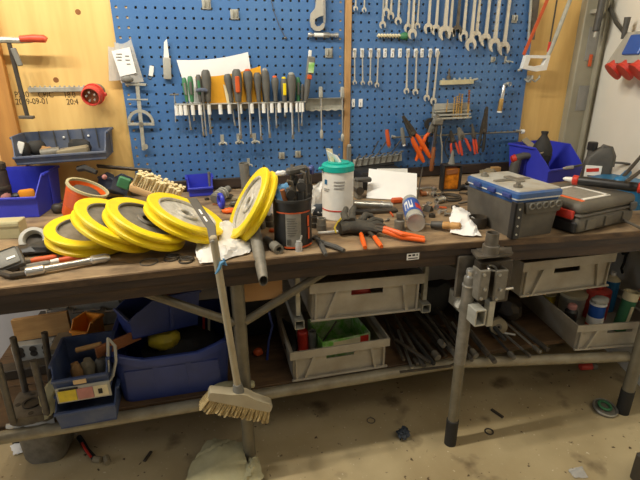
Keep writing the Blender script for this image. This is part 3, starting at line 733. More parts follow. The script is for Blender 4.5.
m_ = MB(); m_.box((0,0,-.03),(.022,.016,.10),.003); obj('body', m_, 'grey', t)
m_ = MB(); m_.box((0,-.002,.022),(.016,.018,.012),.002); obj('end_cap', m_, 'galv', t)
# ---- hacksaw
q0 = P(536,62,-.05)
t = thing('hacksaw','silver framed hacksaw with an orange blade hanging handle down','hacksaw',q0)
def hs(x, y, yy=-.05): return P(x,y,yy)-q0
def poly3(m_, pts, y0, y1, yp):
    L_ = [P(x,y,yp)-q0 for x, y in pts]; m_.prism([(p.x,p.z) for p in L_], y0, y1); return m_
m_ = MB(); loop_o = [(525,55),(549,55.5),(545,70),(535,71.5),(521,68.5)]; loop_i = [(529,58),(545,58.5),(542,65),(534,66.5),(526.5,65.5)]
lo = [hs(*p) for p in loop_o]; li = [hs(*p) for p in loop_i]
m_.loft([[(p.x,-.012,p.z) for p in lo],[(p.x,.012,p.z) for p in lo],[(p.x,.012,p.z) for p in li],[(p.x,-.012,p.z) for p in li]],close=True); obj('handle', m_, 'white', t)
m_ = MB(); m_.tube([hs(547,58),hs(553,44),hs(570,0),hs(580,-26)],[.010,.011,.010,.010],8); obj('frame_bar', m_, 'galv', t)
m_ = MB(); m_.tube([hs(580,-26),hs(570,-34),hs(556,-26)],.010,8); obj('frame_head', m_, 'galv', t)
a_ = hs(523.5,55); b_ = hs(549,-4); d = b_-a_
m_ = MB(); m_.box((a_+b_)/2,(.018,.003,d.length),.0008,rot=zto(d)); obj('blade', m_, 'orangedull', t)
m_ = MB(); m_.tube([hs(548,52,-.045),hs(550,42,-.045)],.007,8); obj('tension_screw', m_, 'red', t)
m_ = MB(); m_.tube([hs(550,42,-.045),hs(558,-6,-.045)],.004,8); obj('tie_rod', m_, 'irondark', t)
m_ = MB(); m_.tube([hs(521,69),hs(518,70.5)],.006,8); obj('blade_pin', m_, 'galv', t)
t = thing('tool_hook','grey metal double hook on the panel under the hacksaw','hook',P(529,79,-.004))
m_ = MB(); m_.box((0,0,.0),(.03,.008,.035),.002); obj('plate', m_, 'galv', t)
for dx in (-.028,.012):
    m_ = MB(); m_.tube([(dx,-.004,.0),(dx,-.035,-.012),(dx+.012,-.045,.004),(dx+.018,-.04,.016)],.005,8); obj('prong', m_, 'galv', t)
a_ = P(534,-6,-.02); b_ = P(531,40,-.02); d = b_-a_
t = thing('hand_saw','dark steel saw blade hanging at the edge of the right panel','saw',a_,zto(-d))
L = d.length
m_ = MB(); m_.prism([(-.008,0),(.035,.0),(.020,-L),(-.004,-L)],-.001,.002); obj('blade', m_, 'iron', t)
m_ = MB(); m_.box((-.014,0,-L*.5),(.010,.012,L),.002); obj('spine', m_, 'galv', t)
# grey rod clipped to the column and cable to the socket box
a_ = P(604,-8,-.07); b_ = P(594.5,38,-.07); d = b_-a_; L = d.length
t = thing('gas_strut','dark grey strut with a steel end standing off the corner column','strut',b_,zto(-d))
m_ = MB(); m_.lathe([(.013,.03),(.017,.034),(.017,L)],14); obj('tube', m_, 'darkgrey', t)
m_ = MB(); m_.lathe([(.006,0),(.009,.004),(.009,.03)],12); obj('end_fitting', m_, 'galv', t)
m_ = MB(); m_.box((0,.03,L*.6),(.03,.045,.02),.002); obj('bracket', m_, 'galv', t)
# ================= THINGS ON THE BENCH =================
def stackbin(name, label, w, d, h, fh, mt, loc, rot=None, t=.004, cut=.62, taper=.9, cat='storage bin', lip=True, group=None):
    r = thing(name, label, cat, loc, rot, group)
    m_ = MB(); wb = w*taper; db = d*taper
    m_.hexa([(-wb/2,-db/2,0),(wb/2,-db/2,0),(wb/2,db/2,0),(-wb/2,db/2,0)],[(-wb/2-.002,-db/2-.002,t),(wb/2+.002,-db/2-.002,t),(wb/2+.002,db/2+.002,t),(-wb/2-.002,db/2+.002,t)])
    obj('base', m_, mt, r)
    m_ = MB(); m_.hexa([(-wb/2,db/2-t,t),(wb/2,db/2-t,t),(wb/2,db/2,t),(-wb/2,db/2,t)],[(-w/2,d/2-t,h),(w/2,d/2-t,h),(w/2,d/2,h),(-w/2,d/2,h)]); bk = obj('back_panel', m_, mt, r)
    yc = -d/2+d*(1-cut)
    for sx in (-1,1):
        m_ = MB()
        def wall_(off):
            out = []
            for y, z in ((db/2,t),(-db/2,t),(-db/2-(d-db)/2*fh/h,fh),(-d/2+d*.10,fh+(h-fh)*.25),(yc,h),(d/2,h)):
                k = z/h; x = (wb/2+(w/2-wb/2)*k)-off; out.append((sx*x,y,z))
            return out
        m_.loft([wall_(0),wall_(t)]); sp = obj('side_panel', m_, mt, r)
        m_ = MB(); m_.box((sx*(w/2+.002),(yc+d/2)/2,h-.005),(.010,d/2-yc,.010),.002); m_.box((sx*(wb/2+(w-wb)/2*.6+.003),.02,h*.5),(.004,d*.05,h*.8),.001); obj('rim', m_, mt, sp)
    m_ = MB(); yf = -db/2-(d-db)/2*fh/h
    m_.hexa([(-wb/2,-db/2,0),(wb/2,-db/2,0),(wb/2,-db/2+t,0),(-wb/2,-db/2+t,0)],[(-w/2*.985,yf,fh),(w/2*.985,yf,fh),(w/2*.985,yf+t,fh),(-w/2*.985,yf+t,fh)])
    fp = obj('front_panel', m_, mt, r)
    if lip:
        m_ = MB(); m_.box((0,yf-.003,fh-.004),(w*.985,.010,.010),.002); obj('lip', m_, mt, fp)
    m_ = MB(); m_.box((0,d/2+.001,h-.006),(w+.008,.010,.012),.002); obj('rim', m_, mt, bk)
    return r
def lump(name, label, mt, loc, d, seed, cat='part', jit=.16, group=None, rot=None, sq=.6):
    m_ = MB(); m_.blob((0,0,d[2]/2),d,12,7,jit,seed,sq); return single(name, m_, mt, label, cat, loc, rot, group)
# -- dusty wide bin on the plywood
q0 = P(10,161,-.17); q1 = P(106,159,-.17); w = q1.x-q0.x; c = (q0+q1)/2
bb = stackbin('storage_bin','dusty grey-blue wide bin mounted on the plywood above the blue bin',w,.185,.108,.035,'dustblue',(c.x+.012,-.085,c.z-.010),(0,R(-1.6),0),cut=.75,taper=.94)
for i in range(5):
    m_ = MB(); m_.box((-w*.32+i*w*.16,.082,.068),(.004,.005,.085),.001); obj('divider_rib', m_, 'darkgrey', bb)
for i in (1,3):
    m_ = MB(); m_.blob((-w*.2+i*w*.14,.083,.078),(.01,.006,.01)); obj('rivet', m_, 'white', bb)
fz = c.z-.002
def inbin(px, py): p = T(px,py,fz+.0); return p
t = thing('ear_defenders','black and white ear cup at the left inside the dusty wide bin','ear defenders',Vector((-.428,-.085,fz+.004)),(R(-10),0,R(30)))
m_ = MB(); m_.blob((0,0,.032),(.06,.05,.07),14,8,.02,3,.7); obj('ear_cup', m_, 'black', t)
m_ = MB(); m_.blob((.055,.01,.035),(.075,.05,.062),14,8,.02,4,.7); obj('ear_cup', m_, 'blackmatte', t)
m_ = MB(); m_.box((-.012,-.024,.04),(.024,.008,.05),.003,rot=(0,R(25),0)); obj('pad', m_, 'white', t)
m_ = MB(); m_.box((0,0,.022),(.12,.055,.036),.006,rot=(0,R(-6),R(4))); single('stone_block', m_, 'drab', 'rough sandy block at the right inside the dusty wide bin', 'block', (-.235,-.10,fz))
lump('scrap_cloth','brown lump between the ear cups and the metal fitting in the wide bin','card',(-.345,-.07,fz),(.05,.045,.045),7,'cloth')
t = thing('steel_fitting','dull metal fitting in the middle of the dusty wide bin','fitting',(-.315,-.115,fz))
m_ = MB(); m_.cyl((-.04,0,.022),(.03,.01,.028),.018,n=12); obj('barrel', m_, 'castgrey', t)
m_ = MB(); m_.cyl((.03,.01,.028),(.05,.012,.03),.011,n=10); obj('stud', m_, 'iron', t)
lump('dark_lump','dark rounded piece behind the sandy block in the wide bin','blackmatte',(-.225,-.04,fz),(.10,.04,.065),12,'part')
lump('paper_scrap','small white scrap at the front of the dusty wide bin','paper',(-.362,-.145,fz),(.028,.02,.016),5,'scrap')
lump('grey_scrap','pale grey rag at the front right of the dusty wide bin','drab',(-.29,-.142,fz),(.07,.03,.02),9,'scrap')
# -- bright blue bin
bl = stackbin('storage_bin','bright blue open-fronted bin at the left end of the bench',.235,.25,.158,.085,'blue',(-.452,-.155,BZ),(0,0,R(-6)),cut=.66)
t = thing('tape_measure','orange and black tape measure inside the left blue bin','tape measure',(-.415,-.19,BZ+.012),(0,0,R(20)))
m_ = MB(); m_.box((0,0,.05),(.06,.035,.065),.012,seg=2); obj('case', m_, 'orangebin', t)
m_ = MB(); m_.box((-.038,0,.045),(.03,.037,.055),.008); obj('grip', m_, 'black', t)
lump('pink_block','dull pink block beside the tape measure in the left blue bin','pink',(-.492,-.2,BZ+.012),(.05,.05,.085),2,'block',.03,None,None,.4)
lump('orange_scrap','orange plastic piece at the bottom left of the left blue bin','orange',(-.535,-.215,BZ+.012),(.08,.04,.06),4,'scrap')
t = thing('thermos','dark brown metal flask standing in front at the far left','flask',T(4,199,.90),None)
q0 = T(4,199,.90)
t.location = (q0.x,q0.y,BZ+.118)
m_ = MB(); m_.lathe([(.030,-.118),(.033,-.112),(.033,.055),(.029,.062),(.029,.07)],20); obj('body', m_, 'benchdark', t)
m_ = MB(); m_.lathe([(.034,-.02),(.035,-.018),(.035,-.004),(.034,-.002)],20); obj('band', m_, 'irondark', t)
m_ = MB(); m_.lathe([(.030,.062),(.034,.065),(.034,.085),(.027,.09),(0,.09)],20); obj('lid', m_, 'irondark', t)
# -- orange pot lying tilted
base = T(72,207,BZ+.035)
q1_ = P(93,182,base.y+.03)
ax = (q1_-base); ax = Vector((.55,-.12,.80)).normalized()
t = thing('plastic_pot','dirty orange plastic pot with a white-crusted rim lying tilted beside the blue bin','pot',T(80,210,BZ+.052),zto((.44,-.05,.89)))
m_ = MB(); m_.lathe([(.052,-.03),(.056,-.024),(.071,.092),(.067,.092),(.054,-.018),(0,-.018)],32); obj('body', m_, 'orange', t)
m_ = MB(); m_.ann((0,0,.094),(0,0,1),.066,.0745,.009,32); obj('rim', m_, 'ragbeige', t)
m_ = MB(); m_.sheet(lambda u,v: ((.0605+.0077*v)*math.cos(3.6+u*1.5),(.0605+.0077*v)*math.sin(3.6+u*1.5),.015+.06*v),8,3,.0008); obj('worn_label', m_, 'orangedull', t)
m_ = MB(); m_.blob((0,0,.068),(.115,.115,.05),14,7,.1,6); obj('contents', m_, 'darkgrey', t)
m_ = MB(); m_.blob((.066,.0,.05),(.02,.03,.045),10,6,.08,6); obj('lug', m_, 'orange', t)
lump('dark_bearing','dark ring bearing on the bench at the foot of the orange pot','irondark',T(59,213,BZ),(.05,.045,.04),3,'bearing',.04)
m_ = MB(); m_.box((0,0,0),(.03,.012,.15),.004); single('wood_strip', m_, 'woodbrown', 'brown wooden slat leaning between the blue bin and the orange pot', 'slat', T(62,196,BZ)+Vector((-.01,.06,.085)), (R(0),R(28),R(15)))
# -- small items behind the pulleys
t = stackbin('storage_bin','small dusty blue bin tipped behind the orange pot',.085,.11,.085,.05,'dustblue',T(112,200,BZ)+Vector((.0,.03,.03)),(R(-30),R(0),R(-35)))
a_ = T(98,168,BZ+.13); b_ = T(135,172,BZ+.11)
m_ = MB(); d = Vector((.22,-.02,-.028)); m_.box(d/2,(.010,.02,d.length),.002,rot=zto(d)); single('flat_bar', m_, 'irondark', 'black flat bar lying over the orange pot towards the brush', 'bar', P(97,166,-.10))
m_ = MB(); m_.tube([(0,0,0),(.03,-.01,.006),(.075,-.03,-.012)],[.012,.014,.010],8); single('bent_lever', m_, 'blackmatte', 'dark curved handle sticking out of the orange pot', 'handle', P(78,169,-.15))
lump('dark_clutter','dark heap of small parts behind the brush','irondark',T(128,190,BZ),(.12,.06,.045),21,'scrap',.2)
m_ = MB(); m_.box((0,0,0),(.05,.02,.05),.006); single('green_grip', m_, 'green', 'green plastic grip left of the hand brush', 'grip', P(124,183,-.22), (0,R(25),0))
m_ = MB(); m_.blob((0,0,0),(.022,.022,.022)); single('pink_stopper', m_, 'pink', 'small pink cap beside the rim of the orange pot', 'cap', P(104.5,177,-.18))
# -- hand brush, bristles up
a_ = P(133,186,-.30); b_ = P(187,206,-.36); d = b_-a_; L = d.length
t = thing('hand_brush','wooden hand brush with cream bristles lying bristles up behind the yellow wheels','brush',a_,frame(d,(.1,1,.25)))
m_ = MB(); m_.box((L*.42,0,.0),(L*.9,.05,.034),.008,seg=2); obj('block', m_, 'woodblock', t)
m_ = MB(); rg = random.Random(2)
for i in range(19):
    for j in range(4):
        x = .006+i*L*.043; y = -.018+j*.012
        tl = .056+rg.uniform(-.005,.005); dx = .010+rg.uniform(-.006,.006); dy = rg.uniform(-.008,.008)
        m_.loft([m_.ringpts((x,y,.015),(0,0,1),.0040,6),m_.ringpts((x+dx*.5,y+dy*.5,.015+tl*.5),(0,0,1),.0048,6),m_.ringpts((x+dx,y+dy,.015+tl),(0,0,1),.0066,6)])
o = obj('bristles', m_, 'bristle', t); o['kind'] = 'stuff'
m_ = MB(); m_.box((L*.4,-.034,-.046),(L*.95,.03,.022),.006); single('plastic_strip', m_, 'blackmatte', 'black plastic strip under the hand brush', 'strip', a_, frame(d,(.1,1,.25)))
# -- card box, small blue bin, motor
m_ = MB(); m_.box((0,0,.03),(.085,.05,.062),.002); single('cardboard_box', m_, 'card', 'small brown cardboard box left of the small blue bin by the panel', 'box', T(180,186,BZ)+Vector((0,.035,0)), (0,R(-6),R(-6)))
stackbin('storage_bin','small bright blue bin standing by the left panel behind the yellow wheels',.112,.09,.085,.042,'blue',T(201,196,BZ)+Vector((.0,.035,0)),(0,0,R(3)),cut=.8)
m_ = MB(); m_.cyl((0,0,0),(.0,.0,.075),.0065,n=8); single('marker_pen', m_, 'castgrey', 'grey rod standing in the right corner of the small blue bin', 'rod', T(208,193,BZ)+Vector((.012,.02,.02)))
t = thing('air_fitting','grey ridged metal coupling lying beside the small blue bin','coupling',T(218,197,BZ+.03),zto((.55,.75,.18)))
m_ = MB(); m_.lathe([(.018,-.025),(.026,-.02),(.026,.01),(.022,.014),(.022,.05),(.016,.055),(.016,.085),(.008,.088)],16); obj('body', m_, 'grey', t)
for z in (.0,.024,.04):
    m_ = MB(); m_.ann((0,0,z),(0,0,1),.02,.028,.006,16); obj('ring', m_, 'lightgrey', t)
t = thing('steel_tube','grey tube standing against the left panel behind the upright yellow wheel','tube',T(249,203,BZ)+Vector((0,.06,0)),(R(3),R(-3),0))
m_ = MB(); m_.lathe([(.0,0),(.021,0),(.021,.165),(.018,.165),(.018,.03)],18); obj('tube', m_, 'grey', t)
# -- bits between wheels and panel
rg = random.Random(11)
bits = [(224,208,'ragblue','blue curled hose piece behind the wheels','hose'),(236,206,'iron','dull metal bracket behind the upright wheel','bracket'),(226,199,'castgrey','pale cut metal piece next to the grey coupling','fitting'),(240,201,'drab','small tan scrap behind the upright wheel','scrap'),(232,213,'orange','small orange cap on the bench behind the wheels','cap')]
for i, (px, py, mt, lab, cat) in enumerate(bits):
    q = T(px,py,BZ)
    if cat == 'hose':
        m_ = MB(); m_.torus((0,0,.03),(1,.3,0),.026,.009,18,8); single('hose_piece', m_, 'blue', lab, cat, q-Vector((.01,0,-.002)))
    else: lump({'bracket':'metal_bracket','fitting':'metal_fitting','scrap':'scrap_piece','cap':'plastic_stopper'}[cat], lab, mt, q, (.045+.01*i%3,.03,.022), 30+i, cat, .25)
# ================= YELLOW PULLEY WHEELS =================
WR = .130
def wheel(label, px, py, n, cz, webm, first=None, rimm='yellow', extra=0):
    c = T(px,py,cz)
    rot = zto(n)
    t = thing('pulley', label, 'pulley wheel', c, rot, 'yellow pulley wheels')
    m_ = MB(); m_.lathe([(.098,0),(.128,.001),(.132,-.003),(.132,-.010),(.1185,-.019),(.1185,-.023),(.132,-.032),(.132,-.040),(.128,-.044),(.098,-.043)],64,close=True); obj('rim', m_, rimm, t, ang=28)
    m_ = MB(); m_.ann((0,0,-.0195),(0,0,1),.030,.0985,.017,56); obj('web', m_, webm, t)
    m_ = MB(); m_.lathe([(.020,-.040),(.034,-.040),(.036,-.006),(.034,-.003),(.022,-.003),(.020,-.006)],32,close=True); obj('hub', m_, 'castgrey' if webm!='castlight' else 'castlight', t)
    m_ = MB(); m_.ann((0,0,-.005),(0,0,1),.0935,.0995,.008,56); obj('inner_lip', m_, webm, t)
    return t
wheel('yellow pulley wheel lying almost flat, leftmost of the leaning row',90,227.5,(.13,-.10,.986),.908,'castgrey')
wheel('yellow pulley wheel leaning on the flat one, second from the left',119.5,219,(.49,-.06,.87),.946,'castgrey')
wheel('yellow pulley wheel with a clear grey hub in the middle of the leaning row',149.5,218,(.48,-.06,.875),.946,'castgrey')
wheel('yellow pulley wheel with a flecked silver face, rightmost of the leaning row',188,212,(.47,-.05,.88),.950,'castlight')
wheel('yellow pulley wheel standing steeply on edge left of the black tub',246.5,202,(-.845,-.04,.53),.972,'castlight')
# ================= LEFT FRONT OF THE BENCH =================
m_ = MB(); m_.box((0,0,.03),(.14,.06,.062),.003); m_.box((0,-.031,.05),(.139,.003,.012),.001); single('cardboard_box', m_, 'ragbeige', 'dusty beige cardboard box at the left end in front of the blue bin', 'box', T(6,240,BZ)+Vector((-.02,.04,0)), (0,R(0),R(-4)))
t = thing('white_ring','dirty white plastic ring collar standing left of the flat yellow wheel','ring',T(34,240,BZ+.02),zto((.1,-.75,.66)))
m_ = MB(); m_.lathe([(.026,-.016),(.042,-.016),(.046,.0),(.042,.012),(.030,.014),(.026,.006)],28,close=True); obj('collar', m_, 'lightgrey', t)
m_ = MB(); m_.lathe([(0,-.016),(.026,-.016),(.026,-.010),(0,-.010)],20); obj('core', m_, 'irondark', t)
lump('black_cloth','black oily rag under the left edge of the flat yellow wheel','blackmatte',T(50,252,BZ),(.15,.07,.035),14,'rag',.18)
lump('black_cloth','black oily rag lying behind the square gauge at the front left','black',T(30,254,BZ),(.10,.06,.03),15,'rag',.18)
t = thing('square_gauge_case','worn black square instrument case tilted at the front left corner','instrument',T(9,260,BZ+.036),(R(34),R(-12),R(22)))
m_ = MB(); m_.box((0,0,0),(.075,.075,.024),.012,seg=2); obj('case', m_, 'darkgrey', t)
m_ = MB(); m_.box((0,0,.0125),(.058,.058,.004),.006,seg=2); obj('window', m_, 'grey', t)
m_ = MB(); m_.box((.008,-.006,.0155),(.022,.007,.002)); obj('label_strip', m_, 'white', t)
lump('dark_wedge','dark grey lump of metal under the square instrument at the front left','irondark',T(8,272,BZ),(.09,.07,.03),17,'part')
def bar(name, label, cat, a_, b_, parts, hint=(0,0,1), group=None):
    d = b_-a_; t = thing(name, label, cat, a_, zto(d,hint), group)
    for nm, mt, prof, n in parts(d.length):
        m_ = MB(); m_.lathe(prof, n); obj(nm, m_, mt, t)
    return t
bar('torque_wrench','long chrome torque wrench lying along the front left edge','wrench',T(25,272.5,BZ+.016),T(110,257,BZ+.016),
    lambda L: [('square_head','chrome',[(.010,0),(.0135,.003),(.0135,.045),(.009,.05)],14),('shaft','steel',[(.0095,.045),(.0095,L*.7),(.0105,L*.72),(.0105,L-.05)],14),('socket_end','chrome',[(.0105,L-.055),(.014,L-.05),(.014,L-.012),(.012,L-.008),(.009,L)],14)])
m_ = MB(); m_.tube([T(3,273,BZ+.012)-T(3,273,BZ+.012),T(12,275.5,BZ+.012)-T(3,273,BZ+.012),T(25,273.5,BZ+.012)-T(3,273,BZ+.012)],[.011,.010,.009],8); single('crank_lever', m_, 'irondark', 'dark bent crank handle left of the long torque wrench', 'handle', T(3,273,BZ+.012))
bar('file','flat file with a long orange handle, behind the torque wrench, right of two','file',T(105,252,BZ+.012),T(58,260.5,BZ+.012),
    lambda L: [('handle','orangedull',[(.006,0),(.010,.008),(.011,L*.5),(.008,L*.97),(.004,L)],12),('ferrule','white',[(.006,L*.97),(.008,L),(.006,L+.02)],10)])
bar('file','flat file with an orange handle, behind the torque wrench, left of two','file',T(57,257,BZ+.012),T(22,262.5,BZ+.012),
    lambda L: [('handle','orangedull',[(.006,0),(.010,.008),(.0105,L*.6),(.007,L*.75)],12),('blade','iron',[(.007,L*.7),(.008,L*1.0),(.004,L*1.3)],8)])
bar('round_bar','grey dull bar between the two orange files and the torque wrench','bar',T(50,263,BZ+.010),T(20,268.5,BZ+.010),lambda L:[('shaft','grey',[(.008,0),(.010,.01),(.010,L)],10)])
for i, (px, py, r, lab) in enumerate(((171.5,259,.021,'dark thin metal ring on the bench front, left of two'),(186,261.5,.020,'dark thin metal ring on the bench front, right of two'))):
    m_ = MB(); m_.torus((0,0,.003),(0,0,1),r,.0028,28,6); m_.torus((.004,.006,.008),(.1,0.1,1),r,.0025,28,6)
    single('wire_ring', m_, 'irondark', lab, 'ring', T(px,py,BZ), None, 'thin rings on the bench front')
m_ = MB(); m_.torus((0,0,.002),(0,0,1),.026,.002,28,6); single('wire_ring', m_, 'iron', 'thin wire ring flat on the bench below the third yellow wheel', 'ring', T(149,262.5,BZ))
# ================= BROOM hooked on the bench edge, plate, bag, flattened tube =================
top_ = T(208,222,BZ+.10); a_ = P(213,236,-.945); b_ = P(238.5,391,-.945)
d = b_-a_; L = d.length
t = thing('broom','wooden broom with straw bristles leaning upside against the bench front','broom',a_,zto(d,(1,0,0)))
m_ = MB(); m_.lathe([(.008,0),(.0115,.004),(.0115,L-.02),(.010,L+.02)],14); obj('handle', m_, 'broomwood', t)
hd = frame((P(271,404,-.945)-P(209,391.5,-.945)),(0,1,0))
hi = t.matrix_world.inverted()
hc = P(240.5,398.5,-.945)
def bl_(v): return hi @ (hc + (hd.to_3x3() @ Vector(v)))
W_ = (P(272,402,-.945)-P(209,391,-.945)).length
m_ = MB()
prof = [(-.50,-.006,.010),(-.47,-.014,.014),(-.2,-.014,.020),(-.05,-.014,.030),(.05,-.014,.030),(.2,-.014,.020),(.47,-.014,.012),(.5,-.008,.008)]
m_.loft([[bl_((u*W_,-.024,z0)),bl_((u*W_,.024,z0)),bl_((u*W_,.020,z1)),bl_((u*W_,-.020,z1))] for u, z0, z1 in prof]); hdp = obj('head', m_, 'broomwood', t)
m_ = MB(); m_.lathe([(.0145,L-.03),(.018,L-.01),(.020,L+.02)],14); obj('socket', m_, 'grey', hdp)
m_ = MB(); rg = random.Random(4)
for i in range(30):
    for j in range(5):
        u = -.48+i*.033; x = u*W_; y = -.020+j*.010
        dx = u*.018+rg.uniform(-.006,.006); ln = .048+rg.uniform(-.006,.004)
        m_.loft([m_.ringpts(bl_((x,y,-.012)),d,.0042,5),m_.ringpts(bl_((x+dx*.5,y,-.012-ln*.5)),d,.0052,5),m_.ringpts(bl_((x+dx,y+rg.uniform(-.005,.005),-.012-ln)),d,.0058,5)])
o = obj('bristles', m_, 'straw', t); o['kind'] = 'stuff'
m_ = MB()
for i, (x,y) in enumerate(((219,262),(224,259),(217,272),(222,275),(225,262))):
    pass
pq = [P(x,y,-.965)-a_ for x, y in ((215.5,274),(219.5,268),(221,263),(224,261))]
q_ = t.matrix_world.inverted()
m_ = MB(); m_.tube([q_ @ (a_+p) for p in pq],[.003,.006,.006,.003],6); m_.tube([q_ @ P(x,y,-.963) for x,y in ((221,263),(226,265),(223.5,258.5))],[.003,.005,.003],6); obj('blue_rag_tie', m_, 'skyrag', t)
t = thing('slotted_plate','bent dark steel plate with slots standing above the broom handle','plate',(0,0,0))
y0 = -.80
p_ = [P(186,198,-.70),P(192.5,197.5,-.70),P(213,226,-.86),P(216,232,-.93),P(214.5,241,-.955),P(208.5,241,-.955),P(207,233,-.90)]
A_ = [P(187,198,-.74),P(207,229,-.90),P(209.5,243,-.955)]; B_ = [P(196,198,-.74),P(215,226,-.90),P(216.5,242,-.955)]
m_ = MB()
loops = []
for a2, b2 in zip(A_,B_):
    loops.append((a2,b2))
L_ = []
for a2, b2 in loops: L_.append([a2+Vector((0,.0,0)),b2,b2+Vector((.002,.004,-.001)),a2+Vector((.002,.004,-.001))])
m_.loft(L_); o = obj('plate', m_, 'darkgrey', t)
def onplate(u, v, lift=-.005):
    i = 0 if u < 1 else 1; f = u-i
    a2 = A_[i].lerp(A_[i+1],f); b2 = B_[i].lerp(B_[i+1],f); return a2.lerp(b2,v)+Vector((0,lift,.0008))
for u0, u1 in ((.40,.56),(.64,.80)):
    m_ = MB(); m_.loft([[onplate(u0,.42),onplate(u0,.62),onplate(u1,.62),onplate(u1,.42)],[onplate(u0,.42,.0),onplate(u0,.62,.0),onplate(u1,.62,.0),onplate(u1,.42,.0)]]); obj('slot', m_, 'white', t)
m_ = MB(); m_.blob(onplate(1.9,.5),(.012,.008,.012)); obj('bolt', m_, 'steel', t)
# -- white plastic bag
def crumple(name, label, mt, cat, corners, seed, amp, nu=16, nv=12, hump=.02, t=.0014, round_=0.0):
    rg = random.Random(seed); A,B_,C_,D_ = corners; o = (A+B_+C_+D_)/4
    ph = [(rg.uniform(2,9),rg.uniform(2,9),rg.uniform(0,6),rg.uniform(.3,1)) for _ in range(9)]
    def fn(u,v):
        uu, vv = u, v
        if round_:
            du, dv = u-.5, v-.5; k = 1-round_*min(abs(du*2),1)*min(abs(dv*2),1); uu = .5+du*k; vv = .5+dv*k
        p = (A*(1-uu)+B_*uu)*(1-vv)+(D_*(1-uu)+C_*uu)*vv - o
        s = sum(w*math.sin(a*u*3+b*v*3+c) for a,b,c,w in ph)/4
        s2 = sum(w*math.cos(b*u*3-a*v*3+c) for a,b,c,w in ph)/6
        e = math.sin(PI*u)*math.sin(PI*v)
        return (p.x+s2*amp*.6, p.y+s*amp*.5, p.z+abs(s)*amp*1.0+hump*e)
    m_ = MB(); m_.sheet(fn,nu,nv,t)
    return single(name, m_, mt, label, cat, o)
crumple('plastic_bag','white crumpled plastic bag on the bench between broom and flattened tube','bag','plastic bag',[T(194,243,BZ+.02),T(252,238,BZ+.008),T(253,253,BZ+.004),T(197,267,BZ+.004)],3,.014,22,14,.022,.0012,.12)
crumple('plastic_bag','white twisted plastic bag top beside the upright yellow wheel','bag','plastic bag',[T(216,226,BZ+.05),T(233,222,BZ+.05),T(243,240,BZ+.01),T(218,244,BZ+.02)],8,.014,14,10,.035,.0012,.3)
# -- flattened metal tube
a_ = T(251,229,BZ+.045); b_ = P(263.5,281,-.985)
a_ = P(255,231,-.80); d = b_-a_; L = d.length
t = thing('flattened_tube','steel tube with a flattened open end sticking out over the bench front','tube',a_,zto(d,(1,0,0)))
m_ = MB()
def oval(z, rx, ry, n=20): return [(rx*math.cos(2*PI*i/n), ry*math.sin(2*PI*i/n), z) for i in range(n)]
m_.loft([oval(-.02,.019,.019),oval(L*.55,.019,.019),oval(L*.85,.016,.021),oval(L,.0135,.025),oval(L,.0115,.023),oval(L*.85,.014,.019),oval(L*.6,.017,.017)],cap=True); obj('tube', m_, 'castgrey', t)
# ================= BLACK TUB, WIPES, SMALL PARTS =================
def arcpatch(m_, r, a0, a1, z0, z1, n=10, t=.0006, r2=None):
    r2 = r if r2 is None else r2
    return m_.sheet(lambda u,v: ((r+(r2-r)*v)*math.cos(a0+(a1-a0)*u),(r+(r2-r)*v)*math.sin(a0+(a1-a0)*u),z0+(z1-z0)*v),n,2,t)
tc_ = Vector((.563,-.812,BZ)); tr = .0625; th_ = .163
t = thing('black_tub','black plastic tub with a grey text label holding dark clamps','tub',tc_)
m_ = MB(); m_.lathe([(0,.0),(tr-.004,0),(tr,.006),(tr,th_),(tr-.0025,th_),(tr-.0035,.01),(0,.008)],40); obj('body', m_, 'black', t)
m_ = MB(); m_.ann((0,0,th_-.004),(0,0,1),tr-.003,tr+.002,.009,40); obj('rim', m_, 'blackmatte', t)
av = math.atan2(CAM.y-tc_.y,CAM.x-tc_.x)
m_ = MB(); arcpatch(m_,tr+.0012,av-.36,av+.42,.012,.122,12); lb = obj('label', m_, 'labelgrey', t)
m_ = MB(); arcpatch(m_,tr+.0016,av-.9,av+1.0,.122,.126,18); obj('orange_stripe', m_, 'orangedull', t)
m_ = MB(); arcpatch(m_,tr+.0016,av-.45,av+1.3,.006,.012,18); obj('orange_stripe', m_, 'orangedull', t)
m_ = MB(); arcpatch(m_,tr+.0016,av+.80,av+.95,.075,.11,6); arcpatch(m_,tr+.0016,av+.85,av+.98,.03,.07,6); obj('orange_mark', m_, 'orangedull', t)
m_ = MB()
for i in range(6): arcpatch(m_,tr+.0022,av-.30,av-.30+.022*(1 if i%2 else 1),.018+0*i,.036,1)
for i in range(5): arcpatch(m_,tr+.0022,av-.30+i*.045,av-.285+i*.045,.018,.038,1)
for i in range(8): arcpatch(m_,tr+.0022,av-.28,av+.10+.2*((i*7)%3)/3,.050+i*.008,.0515+i*.008,6)
obj('label_print', m_, 'darkgrey', lb)
def tubclamp(label, dx, dy, h, rot, seed):
    k2 = thing('toggle_clamp', label, 'clamp', tc_+Vector((dx,dy,.012)), (R(rot[0]),R(rot[1]),R(rot[2])), 'dark clamps in the black tub')
    m_ = MB(); m_.box((0,0,h*.45),(.020,.014,h*.9),.004,seg=2); obj('lever', m_, 'darkgrey', k2)
    m_ = MB(); m_.loft([m_.ringpts((0,-.0,h*.80),(0,1,0),.016,14),m_.ringpts((0,-.012,h*.80),(0,1,0),.015,14)]); obj('grip', m_, 'blackmatte', k2)
    m_ = MB(); m_.tube([(.011,0,h*.45),(.015,0,h*.7),(.008,0,h*.98),(-.006,0,h*1.0)],.0055,8); obj('arm', m_, 'iron', k2)
    return k2
